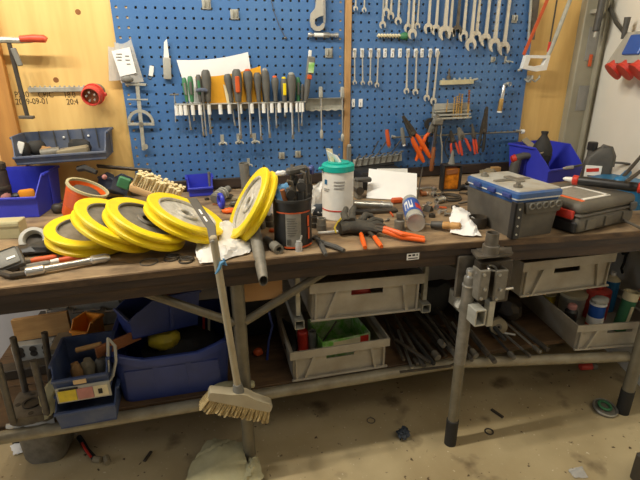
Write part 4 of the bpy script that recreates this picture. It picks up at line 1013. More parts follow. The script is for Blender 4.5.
for i, (dx,dy,h,rot) in enumerate(((-.006,-.030,.21,(0,-2,10)),(.018,-.02,.235,(0,3,-15)),(.04,.0,.22,(0,4,20)),(.012,.02,.25,(0,-3,60)),(.034,.028,.245,(2,6,-40)))):
    tubclamp(f'dark jointed clamp standing in the black tub, {["at its front","at its front right","at its right side","at its middle back","at its right back"][i]}',dx,dy,h,rot,i)
m_ = MB(); m_.box((0,0,0),(.065,.028,.022),.006,rot=(0,R(-6),0)); single('clamp_bar', m_, 'darkgrey', 'wide dark head resting across the clamps on top of the black tub', 'clamp', tc_+Vector((.015,-.005,.248)), (0,0,R(12)))
crumple('blue_rag','blue and white rag bunched at the left rim inside the black tub','skyrag','rag',[tc_+Vector(v) for v in ((-.055,.02,.19),(-.005,.035,.20),(-.0,-.01,.15),(-.05,-.01,.15))],12,.010,10,8,.01)
m_ = MB(); m_.tube([(0,0,0),(-.014,-.004,.05)],.008,8); single('brown_stick', m_, 'woodbrown', 'short brown stick end leaning at the left rim of the black tub', 'stick', tc_+Vector((-.022,-.03,.145)))
lump('pale_stopper','small pale blue cap on the left of the clamp head in the tub','bag',tc_+Vector((-.032,.0,.232)),(.036,.02,.016),4,'cap')
lump('blue_ball','dark blue knob right of the clamp head in the tub','navy',tc_+Vector((.068,.02,.225)),(.024,.02,.03),5,'knob')
# clear vial, socket, extension
t = thing('glass_vial','small clear vial standing in front of the black tub','vial',T(299,251,BZ))
m_ = MB(); m_.lathe([(0,0),(.0115,0),(.0115,.026),(.009,.030),(.009,.034),(0,.034)],16); obj('body', m_, 'clearbag', t)
m_ = MB(); m_.tube([(.004,0,.03),(.010,0,.052)],.003,6); obj('stopper', m_, 'lightgrey', t)
bar('socket_extension','dark knurled socket extension lying left of the black tub','socket',T(265.5,239,BZ+.016),T(279,249.5,BZ+.016),lambda L:[('shaft','iron',[(.011,0),(.013,.004),(.013,L*.55),(.010,L*.6)],12),('square_socket','castgrey',[(.010,L*.55),(.0165,L*.62),(.0165,L),(.0085,L),(.008,L*.85),(0,L*.85)],14)])
def socket(label, px, py, r, h, mt='iron', grp='steel sockets on the bench'):
    k2 = thing('socket', label, 'socket', T(px,py,BZ), None, grp)
    m_ = MB(); m_.lathe([(0,0),(r,0),(r,h*.45),(r*.9,h*.5),(r*.9,h),(r*.62,h),(r*.62,h*.6),(0,h*.6)],18); obj('barrel', m_, mt, k2)
    m_ = MB(); m_.ann((0,0,h*.47),(0,0,1),r*.8,r*1.04,h*.08,18); obj('knurled_band', m_, 'castgrey', k2)
socket('dark steel socket standing left of the black tub, behind',269.5,226,.017,.045)
socket('dark steel socket standing against the left side of the black tub',261.5,228,.016,.042,'castgrey')
socket('brown steel socket right of the black tub, left of two',314.5,227,.016,.040,'irondark')
socket('grey steel socket right of the black tub, right of two',321.5,230,.018,.045,'castgrey')
lump('orange_scrap','tiny orange scrap on the bench left of the black tub','orange',T(272,232,BZ),(.022,.02,.012),6,'scrap')
m_ = MB(); m_.tube([T(318,233,BZ+.008)-T(318,233,BZ),T(338,231.5,BZ+.008)-T(318,233,BZ)],.005,8); single('white_rod', m_, 'white', 'thin white rod lying between the sockets and the glove', 'rod', T(318,233,BZ))
lump('cable_bundle','dark bundled cable behind the sockets beside the wipes tub','ragblue',T(319,215,BZ),(.07,.05,.05),22,'cable')
crumple('clear_bag','crumpled clear plastic bag between the black tub and the wipes tub','clearbag','plastic bag',[P(310,188,-.50),P(327,180,-.50),P(325,214,-.55),P(311,214,-.55)],5,.012,12,10,.02)
crumple('clear_bag','crumpled clear plastic bag between the upright wheel and the black tub','clearbag','plastic bag',[P(264,190,-.55),P(274,188,-.55),P(274,226,-.62),P(262,226,-.62)],6,.012,10,10,.02)
t = thing('flat_wrench','grey adjustable pliers lying open on the bench in front of the sockets','pliers',T(318,240,BZ+.006),(0,0,R(0)))
o_ = T(318,240,BZ+.006)
def rl(px, py, z=.006): return T(px,py,BZ+z)-o_
m_ = MB(); m_.tube([rl(316,238.5),rl(321,244),rl(323.5,250),rl(326,255)],[.006,.009,.009,.006],8); obj('handle', m_, 'darkgrey', t)
m_ = MB(); m_.tube([rl(318,240,.010),rl(326,244,.010),rl(336,247,.010),rl(344,250.5,.010)],[.007,.009,.009,.007],8); obj('handle', m_, 'darkgrey', t)
m_ = MB(); m_.blob(rl(316,238,.004),(.03,.03,.018)); obj('jaw', m_, 'irondark', t)
# wipes tub
wc = Vector((.784,-.57,BZ)); wr = .0595
t = thing('wipes_tub','white cylindrical wipes tub with a turquoise lid and a wipe sticking out','wipes tub',wc)
m_ = MB(); m_.lathe([(0,0),(wr-.003,0),(wr,.004),(wr,.186),(wr-.004,.192),(0,.192)],48); bd = obj('body', m_, 'white', t)
av = math.atan2(CAM.y-wc.y,CAM.x-wc.x)
m_ = MB(); m_.lathe([(0,.214),(wr*.7,.214),(wr*.94,.212),(wr+.002,.207),(wr+.003,.187),(wr-.002,.187),(wr-.002,.19),(0,.19)],48); ld = obj('lid', m_, 'teal', t)
m_ = MB(); m_.ann((0,0,.216),(0,0,1),wr*.25,wr*.72,.004,36); obj('lid_ring', m_, 'teal', ld)
m_ = MB(); m_.box((-wr-.008,-.01,.197),(.022,.014,.012),.004); obj('lid_tab', m_, 'teal', ld)
m_ = MB(); m_.sheet(lambda u,v:(-.024+.040*u-.018*v,-.004+.012*math.sin(u*5+v*2)+.004*v,.205+.056*v-.022*u*v),8,6,.0015); obj('wipe', m_, 'paper', t)
m_ = MB(); m_.sheet(lambda u,v:(-.032+.02*u-.012*v,.004+.010*math.sin(u*4+v),.205+.062*v),6,6,.0015); obj('wipe', m_, 'cream', t)
m_ = MB(); arcpatch(m_,wr+.0008,av-1.35,av+.25,.038,.0425,24); obj('red_band', m_, 'red', bd)
m_ = MB(); arcpatch(m_,wr+.0008,av-.95,av-.72,.140,.158,5); obj('blue_emblem', m_, 'cyanblue', bd)
m_ = MB()
for z, a0, a1 in ((.150,-.25,.45),(.138,-.25,.42),(.126,-.22,.40),(.120,-1.0,-.55),(.113,-1.0,-.62)): arcpatch(m_,wr+.0008,av+a0,av+a1,z,z+.005,8)
obj('label_print', m_, 'printgrey', bd)
# glove with pliers
q0 = T(357,231,BZ)
t = thing('work_glove','dark grey work glove with yellow cuff stitching lying in front of the wipes tub','glove',q0,(0,0,R(-4)))
def gl(px,py,z): return t.matrix_world.inverted() @ T(px,py,BZ+z)
m_ = MB()
cuff = [gl(336,231,.03),gl(339,224,.045),gl(345,220,.05)]
loops = []
for (px,py,z,w,hh) in ((339,228,.024,.042,.022),(347,226,.026,.044,.026),(356,226,.028,.048,.026),(366,227,.026,.046,.022),(374,229,.020,.040,.016)):
    c_ = gl(px,py,z); loops.append([c_+Vector((.012*math.cos(a2)*0.0-.35*w*math.cos(a2)*.3, w*.8*math.cos(a2), hh*math.sin(a2))) for a2 in [2*PI*i/14 for i in range(14)]])
m_.loft(loops); obj('palm', m_, 'glove', t)
for f in ([(346,222,.045),(344,214,.06),(346,209,.07)],[(352,221,.05),(352,212,.062),(354,208,.066)],[(366,224,.03),(374,220,.034),(381,221,.028)],[(368,226,.028),(377,224,.03),(383,226,.022)],[(360,222,.04),(366,215,.05),(371,216,.045)]):
    m_ = MB(); m_.tube([gl(*p) for p in f],[.013,.013,.010],10); m_.blob(gl(*f[-1]),(.02,.02,.02)); obj('finger', m_, 'glove', t)
m_ = MB(); m_.tube([gl(336,233,.028),gl(334.5,228,.04),gl(337,223,.05),gl(341,218.5,.055)],.0032,6); obj('stitching', m_, 'yellowworn', t)
q0 = T(362,230,BZ+.012)
def plier_lie(label, pv, h1, h2, jw, hm, gripr=.0085):
    o_ = T(*pv[:2],BZ+pv[2]); k2 = thing('pliers', label, 'pliers', o_)
    f_ = lambda p: T(p[0],p[1],BZ+p[2])-o_
    for hh in (h1,h2):
        m_ = MB(); m_.tube([f_(p) for p in hh[:2]],[.006,.007],8); obj('shank', m_, 'irondark', k2)
        m_ = MB(); m_.tube([f_(p) for p in hh[1:]],[gripr*.85]+[gripr]*(len(hh)-3)+[gripr*.75],10); obj('handle', m_, hm, k2)
    m_ = MB(); m_.tube([f_(p) for p in jw],[.012,.010,.005],8); obj('jaw', m_, 'irondark', k2)
    m_ = MB(); m_.blob((0,0,.002),(.034,.034,.024)); obj('pivot', m_, 'darkgrey', k2)
plier_lie('pliers with short orange handles pointing to the bench edge under the glove',(362,228,.02),[(362,228,.02),(361,234,.014),(363,241,.010),(365,247.5,.010)],[(364,228,.02),(374.5,237,.014),(378,242,.011),(381.5,246.5,.010)],[(362,228,.02),(357,224,.03),(352,221,.035)],'orange')
plier_lie('long pliers with parallel orange handles lying to the right of the glove',(362,226,.03),[(362,226,.03),(383,231,.024),(402,237,.014),(425,240.5,.012)],[(362,224,.03),(384,228,.032),(402,234,.026),(424,238,.014)],[(362,226,.035),(352,223,.04),(346,223,.04)],'orange',.0095)
# steel stack, can, screwdriver, tissue
t = thing('hydraulic_fitting','steel stepped cylinder standing left of the spray can','fitting',T(399,229.5,BZ))
m_ = MB(); m_.lathe([(0,0),(.0185,0),(.0185,.034),(.016,.037)],20); obj('base', m_, 'castgrey', t)
m_ = MB(); m_.lathe([(.011,.036),(.011,.046),(.0135,.047),(.0135,.062),(.009,.064),(0,.064)],18); obj('neck', m_, 'iron', t)
a_ = T(416,223,BZ+.0325); b_ = T(409.5,200,BZ+.0335)
d = b_-a_; L = max(d.length,.12)
t = thing('spray_can','blue and white spray can lying with its base towards the camera','spray can',a_,zto(d,(0,0,1)))
m_ = MB(); m_.lathe([(.0315,.004),(.0320,.008),(.0320,L*.88),(.030,L*.92),(.020,L*.97),(.012,L)],32); bd = obj('body', m_, 'lightgrey', t)
m_ = MB(); m_.lathe([(.029,.012),(.030,.0),(.0325,.0),(.0335,.004),(.0328,.008)],32,close=True); m_.lathe([(.030,.0015),(.018,.0025),(0,.003)],24); obj('base_rim', m_, 'chrome', t)
m_ = MB(); arcpatch(m_,.0326,R(100),R(190),L*.10,L*.80,12); obj('white_label', m_, 'white', bd)
m_ = MB(); arcpatch(m_,.0332,R(10),R(60),L*.28,L*.50,8); obj('red_mark', m_, 'red', bd)
m_ = MB(); arcpatch(m_,.0328,R(-110),R(110),L*.22,L*.74,18); obj('blue_band', m_, 'canblue', bd)
m_ = MB()
for i,(a0,a1,z0,z1) in enumerate(((-75,-68,.3,.62),(-68,-50,.52,.62),(-54,-48,.3,.62),(-40,-33,.3,.62),(-33,-20,.3,.40),(-22,-16,.3,.62))): arcpatch(m_,.0334,R(a0+10),R(a1+10),L*z0,L*z1,3)
obj('white_lettering', m_, 'white', bd)
m_ = MB(); m_.lathe([(.012,L),(.014,L+.004),(.014,L+.022),(.009,L+.026),(0,L+.026)],18); obj('cap', m_, 'white', t)
bar('screwdriver','old screwdriver with a yellow and black wooden handle lying before the tissue','screwdriver',T(461,226,BZ+.030),T(431,224.5,BZ+.016),lambda L:[('handle','wood',[(.006,0),(.012,.004),(.013,L*.3),(.010,L*.36),(.013,L*.42),(.013,L*.6)],14),('grip','darkgrey',[(.013,L*.58),(.0145,L*.65),(.013,L*.98),(.007,L)],14),('blade','steel',[(.004,L*.98),(.004,L+.05),(.002,L+.055)],8)])
crumple('paper_tissue','crumpled white paper tissue on the bench beside the battery box','paper','tissue',[T(452,205,BZ+.05),T(470,212,BZ+.03),T(483,238,BZ+.004),T(448,234,BZ+.005)],4,.012,16,14,.02,.0012,.1)
t = thing('black_cup','black open steel ring cup between the tissue and the battery box','cup',T(477,227,BZ))
m_ = MB(); m_.lathe([(0,.0),(.030,0),(.032,.004),(.032,.040),(.028,.040),(.028,.006),(0,.006)],24); obj('wall', m_, 'irondark', t)
m_ = MB(); m_.torus((0,0,0.006),(0,0,1),.045,.005,32,8); m_.torus((.004,.004,.013),(0.05,0,1),.042,.004,32,8); single('wire_coil', m_, 'irondark', 'flat coil of dark wire behind the tissue', 'coil', T(450,199,BZ))
# standing white paper with dark box behind
A,B_,C_,D_ = P(369,168.5,-.27),P(417,173.5,-.31),T(416.5,200,BZ+.004),T(366.5,198,BZ+.004)
o = (C_+D_)/2
m_ = MB(); m_.sheet(lambda u,v: ((A*(1-u)+B_*u)*(1-v)+(D_*(1-u)+C_*u)*v-o)+Vector((0,-.006*math.sin(PI*u),0)),8,6,.0006); single('paper_sheet', m_, 'paper', 'blank white paper sheet propped up in the middle of the bench', 'paper', o)
A2,B2,C2,D2 = P(377,168.5,-.235),P(407.5,168.5,-.235),P(407.5,185,-.26),P(377,185,-.26); o2 = (C2+D2)/2
m_ = MB(); m_.sheet(lambda u,v: (A2*(1-u)+B2*u)*(1-v)+(D2*(1-u)+C2*u)*v-o2,4,4,.0006); single('paper_sheet', m_, 'white', 'second white sheet showing just above the propped paper', 'paper', o2)
t = thing('black_case','flat black plastic case lying behind the propped white paper','case',(1.115,-.135,BZ))
m_ = MB(); m_.box((0,0,.040),(.235,.16,.078),.006,seg=2); obj('body', m_, 'black', t)
m_ = MB(); m_.box((.0,-.07,.081),(.22,.012,.006),.002); obj('lid_edge', m_, 'blackmatte', t)
m_ = MB(); m_.box((.0,-.082,.055),(.03,.006,.02),.002); obj('latch', m_, 'grey', t)
t = thing('lever_arm','dark cast bracket standing behind the wipes tub left of the paper','bracket',T(360,200,BZ)+Vector((0,.03,0)))
m_ = MB(); m_.box((0,0,.045),(.03,.05,.09),.006); obj('upright', m_, 'castgrey', t)
m_ = MB(); m_.box((0.02,-.01,.085),(.07,.03,.02),.005); obj('head', m_, 'darkgrey', t)
m_ = MB(); m_.cyl((0,-.03,.04),(0,.03,.04),.018,n=14); obj('boss', m_, 'irondark', t)
bar('steel_pipe','bright steel pipe lying in front of the propped paper','pipe',T(350,204,BZ+.018),T(393,206,BZ+.018),lambda L:[('tube','steel',[(.012,0),(.0165,.001),(.0165,L*.95),(.0125,L*.96),(.0125,L)],18),('end_cap','chrome',[(.013,L*.7),(.0175,L*.71),(.0175,L*.76),(.013,L*.77)],18)])
m_ = MB(); m_.box((0,0,.008),(.19,.035,.014),.003); single('flat_iron', m_, 'irondark', 'dark flat iron strip lying along the front of the bright pipe', 'bar', T(374,213,BZ), (0,0,R(-6)))
m_ = MB(); pts = [T(x,y,BZ+.006)-T(385,206,BZ) for x,y in ((378,203),(384,206),(388,209),(393,216))]; m_.tube(pts,.0035,6); m_.tube([p+Vector((.006,.004,.004)) for p in pts[:3]],.0035,6); single('red_cable', m_, 'orangedull', 'thin red cable across the bright pipe in front of the paper', 'cable', T(385,206,BZ))
m_ = MB(); m_.box((0,0,.012),(.05,.025,.022),.005); single('red_block', m_, 'orangedull', 'small red plastic block at the right end of the bright pipe', 'block', T(397,203,BZ))
# amber spray bottle with black frame
q0 = T(449,190,BZ)
t = thing('spray_bottle','amber liquid bottle in a black holder standing by the right panel','bottle',q0,(0,0,R(-10)))
m_ = MB(); m_.box((0,0,.058),(.072,.04,.10),.006,seg=2); obj('liquid_body', m_, 'ambertank', t)
for sx in (-1,1):
    m_ = MB(); m_.box((sx*.040,-.004,.062),(.010,.05,.124),.003); obj('side_frame', m_, 'black', t)
m_ = MB(); m_.box((0,-.004,.121),(.09,.05,.008),.003); obj('top_frame', m_, 'black', t)
m_ = MB(); m_.box((0,-.004,.004),(.09,.05,.008),.003); obj('base_frame', m_, 'black', t)
m_ = MB(); m_.lathe([(.018,.122),(.012,.14),(.007,.17),(.005,.185)],14); obj('nozzle', m_, 'grey', t)
m_ = MB(); m_.box((.0,-.0215,.092),(.055,.003,.022),.001,rot=(0,R(-8),0)); obj('dark_label', m_, 'woodbrown', t)
m_ = MB(); m_.tube([T(x,y,BZ+.012)-T(462,187,BZ) for x,y in ((457,188),(463,187),(470,188))],[.010,.014,.010],10); m_.blob((.04,-.02,.014),(.03,.03,.026)); single('black_plug', m_, 'black', 'black plug and lead lying right of the amber bottle', 'plug', T(462,187,BZ))
m_ = MB(); m_.tube([(0,0,0),(.045,.06,.125)],.0028,6); single('thin_rod', m_, 'irondark', 'thin dark rod leaning up from the clutter to the amber bottle', 'rod', T(417,199,BZ+.01))
# loose fittings between can and bottle
def fitting(label, px, py, kind, sz, rz, mt):
    k2 = thing({'cyl':'steel_sleeve','hex':'steel_nut','clip':'binder_clip','bolt':'steel_bolt','bar':'flat_key'}[kind], label, {'cyl':'sleeve','hex':'nut','clip':'clip','bolt':'bolt','bar':'key'}[kind], T(px,py,BZ), (0,0,R(rz)), 'loose fittings by the spray can')
    m_ = MB()
    if kind == 'cyl':
        m_.lathe([(sz*.6,-sz*1.5),(sz,-sz*1.5),(sz,sz*1.5),(sz*.6,sz*1.5)],16,(0,0,sz),(1,0,0),close=True); obj('sleeve', m_, mt, k2)
        m_ = MB(); m_.ann((sz*1.0,0,sz),(1,0,0),sz*.9,sz*1.06,sz*.4,16); obj('collar', m_, 'chrome', k2)
    elif kind == 'hex':
        m_.lathe([(sz*.5,0),(sz,0),(sz,sz*.9),(sz*.5,sz*.9)],6,close=True); obj('body', m_, mt, k2)
    elif kind == 'bolt':
        m_.lathe([(sz,0),(sz,sz*.8),(0,sz*.8)],6,(0,0,sz),(1,0,0)); obj('head', m_, mt, k2)
        m_ = MB(); m_.lathe([(sz*.5,-sz*4),(sz*.5,0)],10,(0,0,sz),(1,0,0)); obj('shank', m_, mt, k2)
    elif kind == 'clip':
        m_.prism([(-sz,0),(sz,0),(sz*.25,sz*1.4),(-sz*.25,sz*1.4)],-sz,sz); obj('body', m_, mt, k2)
        m_ = MB(); m_.tube([(-sz*.3,0,sz*1.3),(-sz*.8,0,sz*2.6),(sz*.6,0,sz*2.4),(sz*.2,0,sz*1.3)],sz*.12,6); obj('lever', m_, 'chrome', k2)
    else:
        m_.box((0,0,sz*.3),(sz*6,sz*1.4,sz*.6),sz*.15); obj('blade', m_, mt, k2)
    return k2
for args in (('bright steel sleeve lying behind the tissue',440,203,'cyl',.014,20,'steel'),('upright-looking steel sleeve in front of the thin rod',434,197,'cyl',.012,80,'castgrey'),('pale flat steel key behind the spray can',424,189,'bar',.014,5,'steel'),
    ('brown oily sleeve behind the spray can',424,196,'cyl',.011,0,'woodbrown'),('dark steel nut left of the tissue',432,217,'hex',.014,0,'irondark'),('chrome bolt pointing at the tissue',440,214,'bolt',.009,200,'chrome'),
    ('dark binder clip right of the spray can',428,211,'clip',.016,30,'irondark'),('pale binder clip right of the spray can',436,209,'clip',.013,-40,'steel'),('dark nut behind the tissue',455,209,'hex',.016,20,'irondark'),
    ('flat steel key lying right of the spray can',427,205,'bar',.011,40,'steel'),('small steel nut at the left of the yellow screwdriver',423,217,'hex',.010,0,'castgrey'),('long dark bolt behind the steel sleeve',442,195,'bolt',.008,20,'iron'),
    ('steel bolt lying under the tissue edge',446,216,'bolt',.009,160,'steel'),('orange-brown flat key behind the tissue',440,208,'bar',.009,-20,'orangedull')): fitting(*args)

for args in (('short steel sleeve standing behind the wire coil',434,191,'cyl',.010,90,'steel'),('small dark nut by the foot of the propped paper',372,205,'hex',.009,0,'irondark'),('rusty bolt before the black case at the right of the paper',421,193,'bolt',.008,60,'woodbrown'),
    ('pale steel nut between the can and the amber bottle',446,186,'hex',.012,10,'steel'),('dark bolt between the amber bottle and the battery box',466,195,'bolt',.008,-30,'irondark'),('flat dark key between the wire coil and the battery box',464,203,'bar',.010,15,'iron'),
    ('steel bolt lying left of the hydraulic fitting',388,221,'bolt',.006,40,'castgrey'),('tiny nut in front of the hydraulic fitting',404,232,'hex',.006,0,'iron'),
    ('small dark nut on the bench before the small blue bin',207,200,'hex',.010,0,'irondark'),('thin bolt behind the rightmost leaning pulley',226,212,'bolt',.007,30,'steel'),('rusty flat key behind the rightmost leaning pulley',219,205,'bar',.009,-20,'woodbrown'),
    ('steel nut left of the upright pulley',238,212,'hex',.011,10,'castgrey'),('dark binder clip behind the upright pulley',246,206,'clip',.012,10,'irondark'),('steel sleeve by the backsplash behind the clear bag',300,186,'cyl',.014,10,'castgrey')): fitting(*args)
for px, py, mt, lab, d_ in ((43,203,'irondark','dark oily lump between the blue bin and the flat pulley',(.06,.05,.04)),(140,195,'drab','tan scrap tucked under the hand brush',(.07,.04,.03)),(330,205,'castgrey','grey casting behind the wipes tub',(.06,.05,.05)),(405,186,'irondark','dark scrap heap right behind the propped paper',(.07,.05,.04)),(470,186,'iron','dull iron piece beside the black plug',(.05,.04,.03)),(487,178,'drab','tan rag at the backsplash behind the battery box',(.10,.05,.05))):
    lump('scrap_piece', lab, mt, T(px,py,BZ), d_, int(px), 'scrap', .25)
# ================= RIGHT END OF THE BENCH =================
# battery in its carrier: near corner, then width to the right and depth to the wall
t = thing('battery_box','dusty car battery with blue top edge in a grey plastic carrier near the bench front','battery',(1.287,-.962,BZ),(0,0,R(5)))
bw, bd_, bh = .19, .285, .122
m_ = MB(); m_.loft([rrect(bw-.016,bd_-.016,.02,0,4,bw/2,bd_/2),rrect(bw,bd_,.02,bh,4,bw/2,bd_/2),rrect(bw-.01,bd_-.01,.018,bh,4,bw/2,bd_/2),rrect(bw-.02,bd_-.02,.018,.01,4,bw/2,bd_/2)]); obj('carrier', m_, 'casedark', t)
m_ = MB(); m_.loft([rrect(bw-.022,bd_-.022,.012,bh-.03,3,bw/2,bd_/2),rrect(bw-.012,bd_-.012,.012,bh+.012,3,bw/2,bd_/2)]); bt = obj('battery_case', m_, 'batteryblue', t)
m_ = MB(); m_.loft([rrect(bw-.006,bd_-.006,.012,bh+.0125,3,bw/2,bd_/2),rrect(bw-.006,bd_-.006,.012,bh+.018,3,bw/2,bd_/2)]); obj('white_stripe', m_, 'white', bt)
m_ = MB(); m_.loft([rrect(bw,bd_,.012,bh+.0185,3,bw/2,bd_/2),rrect(bw,bd_,.012,bh+.034,3,bw/2,bd_/2),rrect(bw-.012,bd_-.012,.01,bh+.040,3,bw/2,bd_/2)]); obj('lid', m_, 'batteryblue', bt)
m_ = MB(); m_.loft([rrect(bw-.014,bd_-.014,.01,bh+.0402,3,bw/2,bd_/2),rrect(bw-.018,bd_-.018,.01,bh+.044,3,bw/2,bd_/2)]); tp = obj('lid_top', m_, 'batterytop', bt)
m_ = MB(); m_.box((bw*.55,bd_*.52,bh+.047),(.03,bd_*.30,.008),.003); m_.box((bw*.5,bd_*.52,bh+.046),(bw*.8,.02,.006),.003); obj('carry_strap', m_, 'castgrey', bt)
for x, y in ((.042,.055),(.04,bd_-.055)):
    m_ = MB(); m_.cyl((x,y,bh+.044),(x,y,bh+.060),.009,.0075,n=14); m_.ann((x,y,bh+.048),(0,0,1),.008,.015,.008,14); obj('terminal', m_, 'castgrey', tp)
for y in (.05,.13,.21):
    m_ = MB(); m_.box((-.002,y,bh+.022),(.014,.04,.016),.003); obj('clip_lug', m_, 'navy', bt)
m_ = MB(); m_.box((.008,-.003,bh*.5+.006),(.030,.008,bh+.006),.002); m_.box((-.003,.006,bh*.5+.006),(.008,.026,bh+.006),.002); st_ = obj('corner_strap', m_, 'black', t)
for z in (.02,.05,.08,.108):
    m_ = MB(); m_.cyl((.008,-.006,z),(.008,-.0095,z),.0035,n=8); obj('rivet', m_, 'galv', st_)
m_ = MB(); m_.loft([rrect(.14,.012,.004,bh-.034,3,.108,-.001),rrect(.15,.018,.004,bh-.012,3,.108,-.003),rrect(.15,.018,.004,bh+.004,3,.108,-.003)]); fr = obj('scalloped_grip', m_, 'casedark', t)
for i in range(5):
    m_ = MB(); m_.torus((.053+i*.027,-.0125,bh-.006),(0,1,0),.010,.0028,16,6); obj('scallop', m_, 'grey', fr)
# tool case
t = thing('tool_case','worn grey-black tool case with red latches and an orange edged label','tool case',(1.528,-.982,BZ),(0,0,R(13)))
cw, cd2, ch = .315, .25, .112
m_ = MB(); m_.box((cw/2,cd2/2,ch*.30),(cw,cd2,ch*.60),.022,seg=3); obj('lower_shell', m_, 'case', t)
m_ = MB(); m_.box((cw/2,cd2/2,ch*.795),(cw-.004,cd2-.004,ch*.40),.02,seg=3); up = obj('lid', m_, 'case', t)
m_ = MB(); m_.box((cw/2,cd2/2,ch*.595),(cw+.006,cd2+.006,.010),.004); obj('seam_band', m_, 'casedark', t)
m_ = MB(); m_.box((.038,cd2*.50,ch-.0015),(.018,cd2*.80,.005),.001); obj('orange_strip', m_, 'orange', up)
m_ = MB(); m_.box((.125,cd2*.45,ch-.001),(.145,cd2*.62,.004),.001); lb = obj('label', m_, 'labelgrey', up)
m_ = MB(); m_.box((.125,cd2*.16,ch-.0002),(.145,.014,.004)); m_.box((.125,cd2*.72,ch-.0002),(.145,.012,.004)); m_.box((.193,cd2*.45,ch-.0002),(.014,cd2*.6,.004)); obj('label_border', m_, 'white', lb)
m_ = MB(); m_.box((-.006,.06,ch*.60),(.016,.075,.030),.004,seg=2); obj('latch', m_, 'red', t)
m_ = MB(); m_.box((-.006,cd2-.05,ch*.60),(.016,.06,.030),.004,seg=2); obj('latch', m_, 'red', t)
m_ = MB(); m_.box((-.003,.06,ch*.22),(.012,.11,.042),.006); obj('handle_recess', m_, 'black', t)
m_ = MB(); m_.box((cw-.03,-.004,ch*.62),(.03,.012,.03),.003); obj('latch', m_, 'darkgrey', t)
for x in (.06,.16,.26):
    m_ = MB(); m_.box((x,-.002,ch*.30),(.05,.006,.04),.003); obj('shell_rib', m_, 'case', t)
# grip rod over the case
bar('pry_bar','thick black grip rod with red collars lying over the tool case','rod',T(563,178.5,BZ+.137),T(652,189,BZ+.137),lambda L:[('tip','white',[(.003,0),(.008,.008),(.010,.035)],12),('collar','red',[(.011,.032),(.019,.036),(.019,.052),(.014,.055)],16),('grip','black',[(.0155,.054),(.0175,.06),(.0175,L*.84),(.0155,L*.85)],16),('collar','red',[(.015,L*.85),(.02,L*.86),(.02,L*.93),(.012,L*.95)],16)])
# right blue bin
c = Vector((2.02,-.168,BZ))
rb = stackbin('storage_bin','bright blue open-fronted bin at the right end holding a black funnel bottle',.255,.27,.165,.07,'blue',c,(0,0,R(12)),cut=.62)
t = thing('funnel_bottle','matt black bottle with a tapered neck standing in the right blue bin','bottle',c+Vector((-.055,-.03,.006)))
m_ = MB(); m_.lathe([(0,0),(.040,0),(.042,.006),(.042,.085),(.046,.088),(.049,.10),(.049,.140),(.043,.160),(.025,.196),(.015,.211),(.014,.221),(.017,.223),(.017,.233),(.0,.233)],28); obj('body', m_, 'blackmatte', t)
m_ = MB(); m_.ann((0,0,.118),(0,0,1),.048,.051,.006,28); obj('ridge', m_, 'black', t)
a_ = P(524,139,-.06); b_ = P(541,154,-.24); d = b_-a_
m_ = MB(); m_.box((0,0,d.length/2),(.030,.006,d.length),.001); single('flat_bar', m_, 'drab', 'brown flat bar leaning over the left side of the right blue bin', 'bar', a_, zto(d,(.6,-.6,.3)))
t = thing('angle_grinder','dark power tool handle with a red end standing before the right blue bin','power tool',T(513,178,BZ)+Vector((-.01,-.01,0)))
o_ = T(513,178,BZ)+Vector((-.01,-.01,0))
m_ = MB(); m_.tube([(0,0,.0),(.004,0,.06),(.012,0,.10)],[.026,.027,.022],12); obj('body', m_, 'darkgrey', t)
m_ = MB(); m_.tube([(.0,0,.105),(.04,-.01,.118),(.085,-.02,.118)],[.020,.018,.014],12); obj('handle', m_, 'darkgrey', t)
m_ = MB(); m_.cyl((-.018,.004,.10),(.0,.0,.106),.017,.021,n=14); obj('red_end', m_, 'red', t)
# small wood piece behind battery
m_ = MB(); m_.box((0,0,.02),(.05,.03,.04),.003); single('wood_offcut', m_, 'wood', 'small light wood offcut between the battery and the right blue bin', 'offcut', T(497,175,BZ)+Vector((0,.02,0)))
# oil bottle
q0 = T(596,191,BZ)
t = thing('oil_bottle','dark grey oil bottle with a white and red label by the white wall','bottle',(q0.x-.02,q0.y,BZ),(0,0,R(-38)))
m_ = MB(); m_.loft([rrect(.108,.058,.016,0),rrect(.116,.064,.018,.02),rrect(.116,.064,.018,.13),rrect(.110,.06,.018,.16,4,.004),rrect(.078,.05,.02,.19,4,.014),rrect(.05,.035,.015,.205,4,.02)]); obj('body', m_, 'darkgrey', t)
m_ = MB(); m_.lathe([(.017,.15),(.017,.195),(.0,.195)],18,(-.036,0,0)); obj('neck', m_, 'darkgrey', t)
m_ = MB(); m_.lathe([(.020,.19),(.021,.193),(.021,.222),(.018,.225),(0,.225)],20,(-.036,0,0)); obj('cap', m_, 'black', t)
m_ = MB(); m_.tube([(-.02,0,.17),(.01,0,.208),(.035,0,.200),(.052,0,.165),(.055,0,.12)],[.010,.012,.013,.013,.011],10); obj('handle', m_, 'darkgrey', t)
m_ = MB(); m_.box((-.018,-.033,.07),(.066,.003,.11),.001); lb = obj('label', m_, 'white', t)
m_ = MB(); m_.box((-.02,-.035,.105),(.05,.002,.016),.0005,rot=(0,R(-8),0)); m_.box((.01,-.035,.035),(.03,.002,.016),.0005); obj('red_print', m_, 'red', lb)
m_ = MB(); m_.box((-.012,-.035,.078),(.05,.002,.006)); m_.box((-.012,-.035,.06),(.02,.002,.022)); obj('dark_print', m_, 'grey', lb)
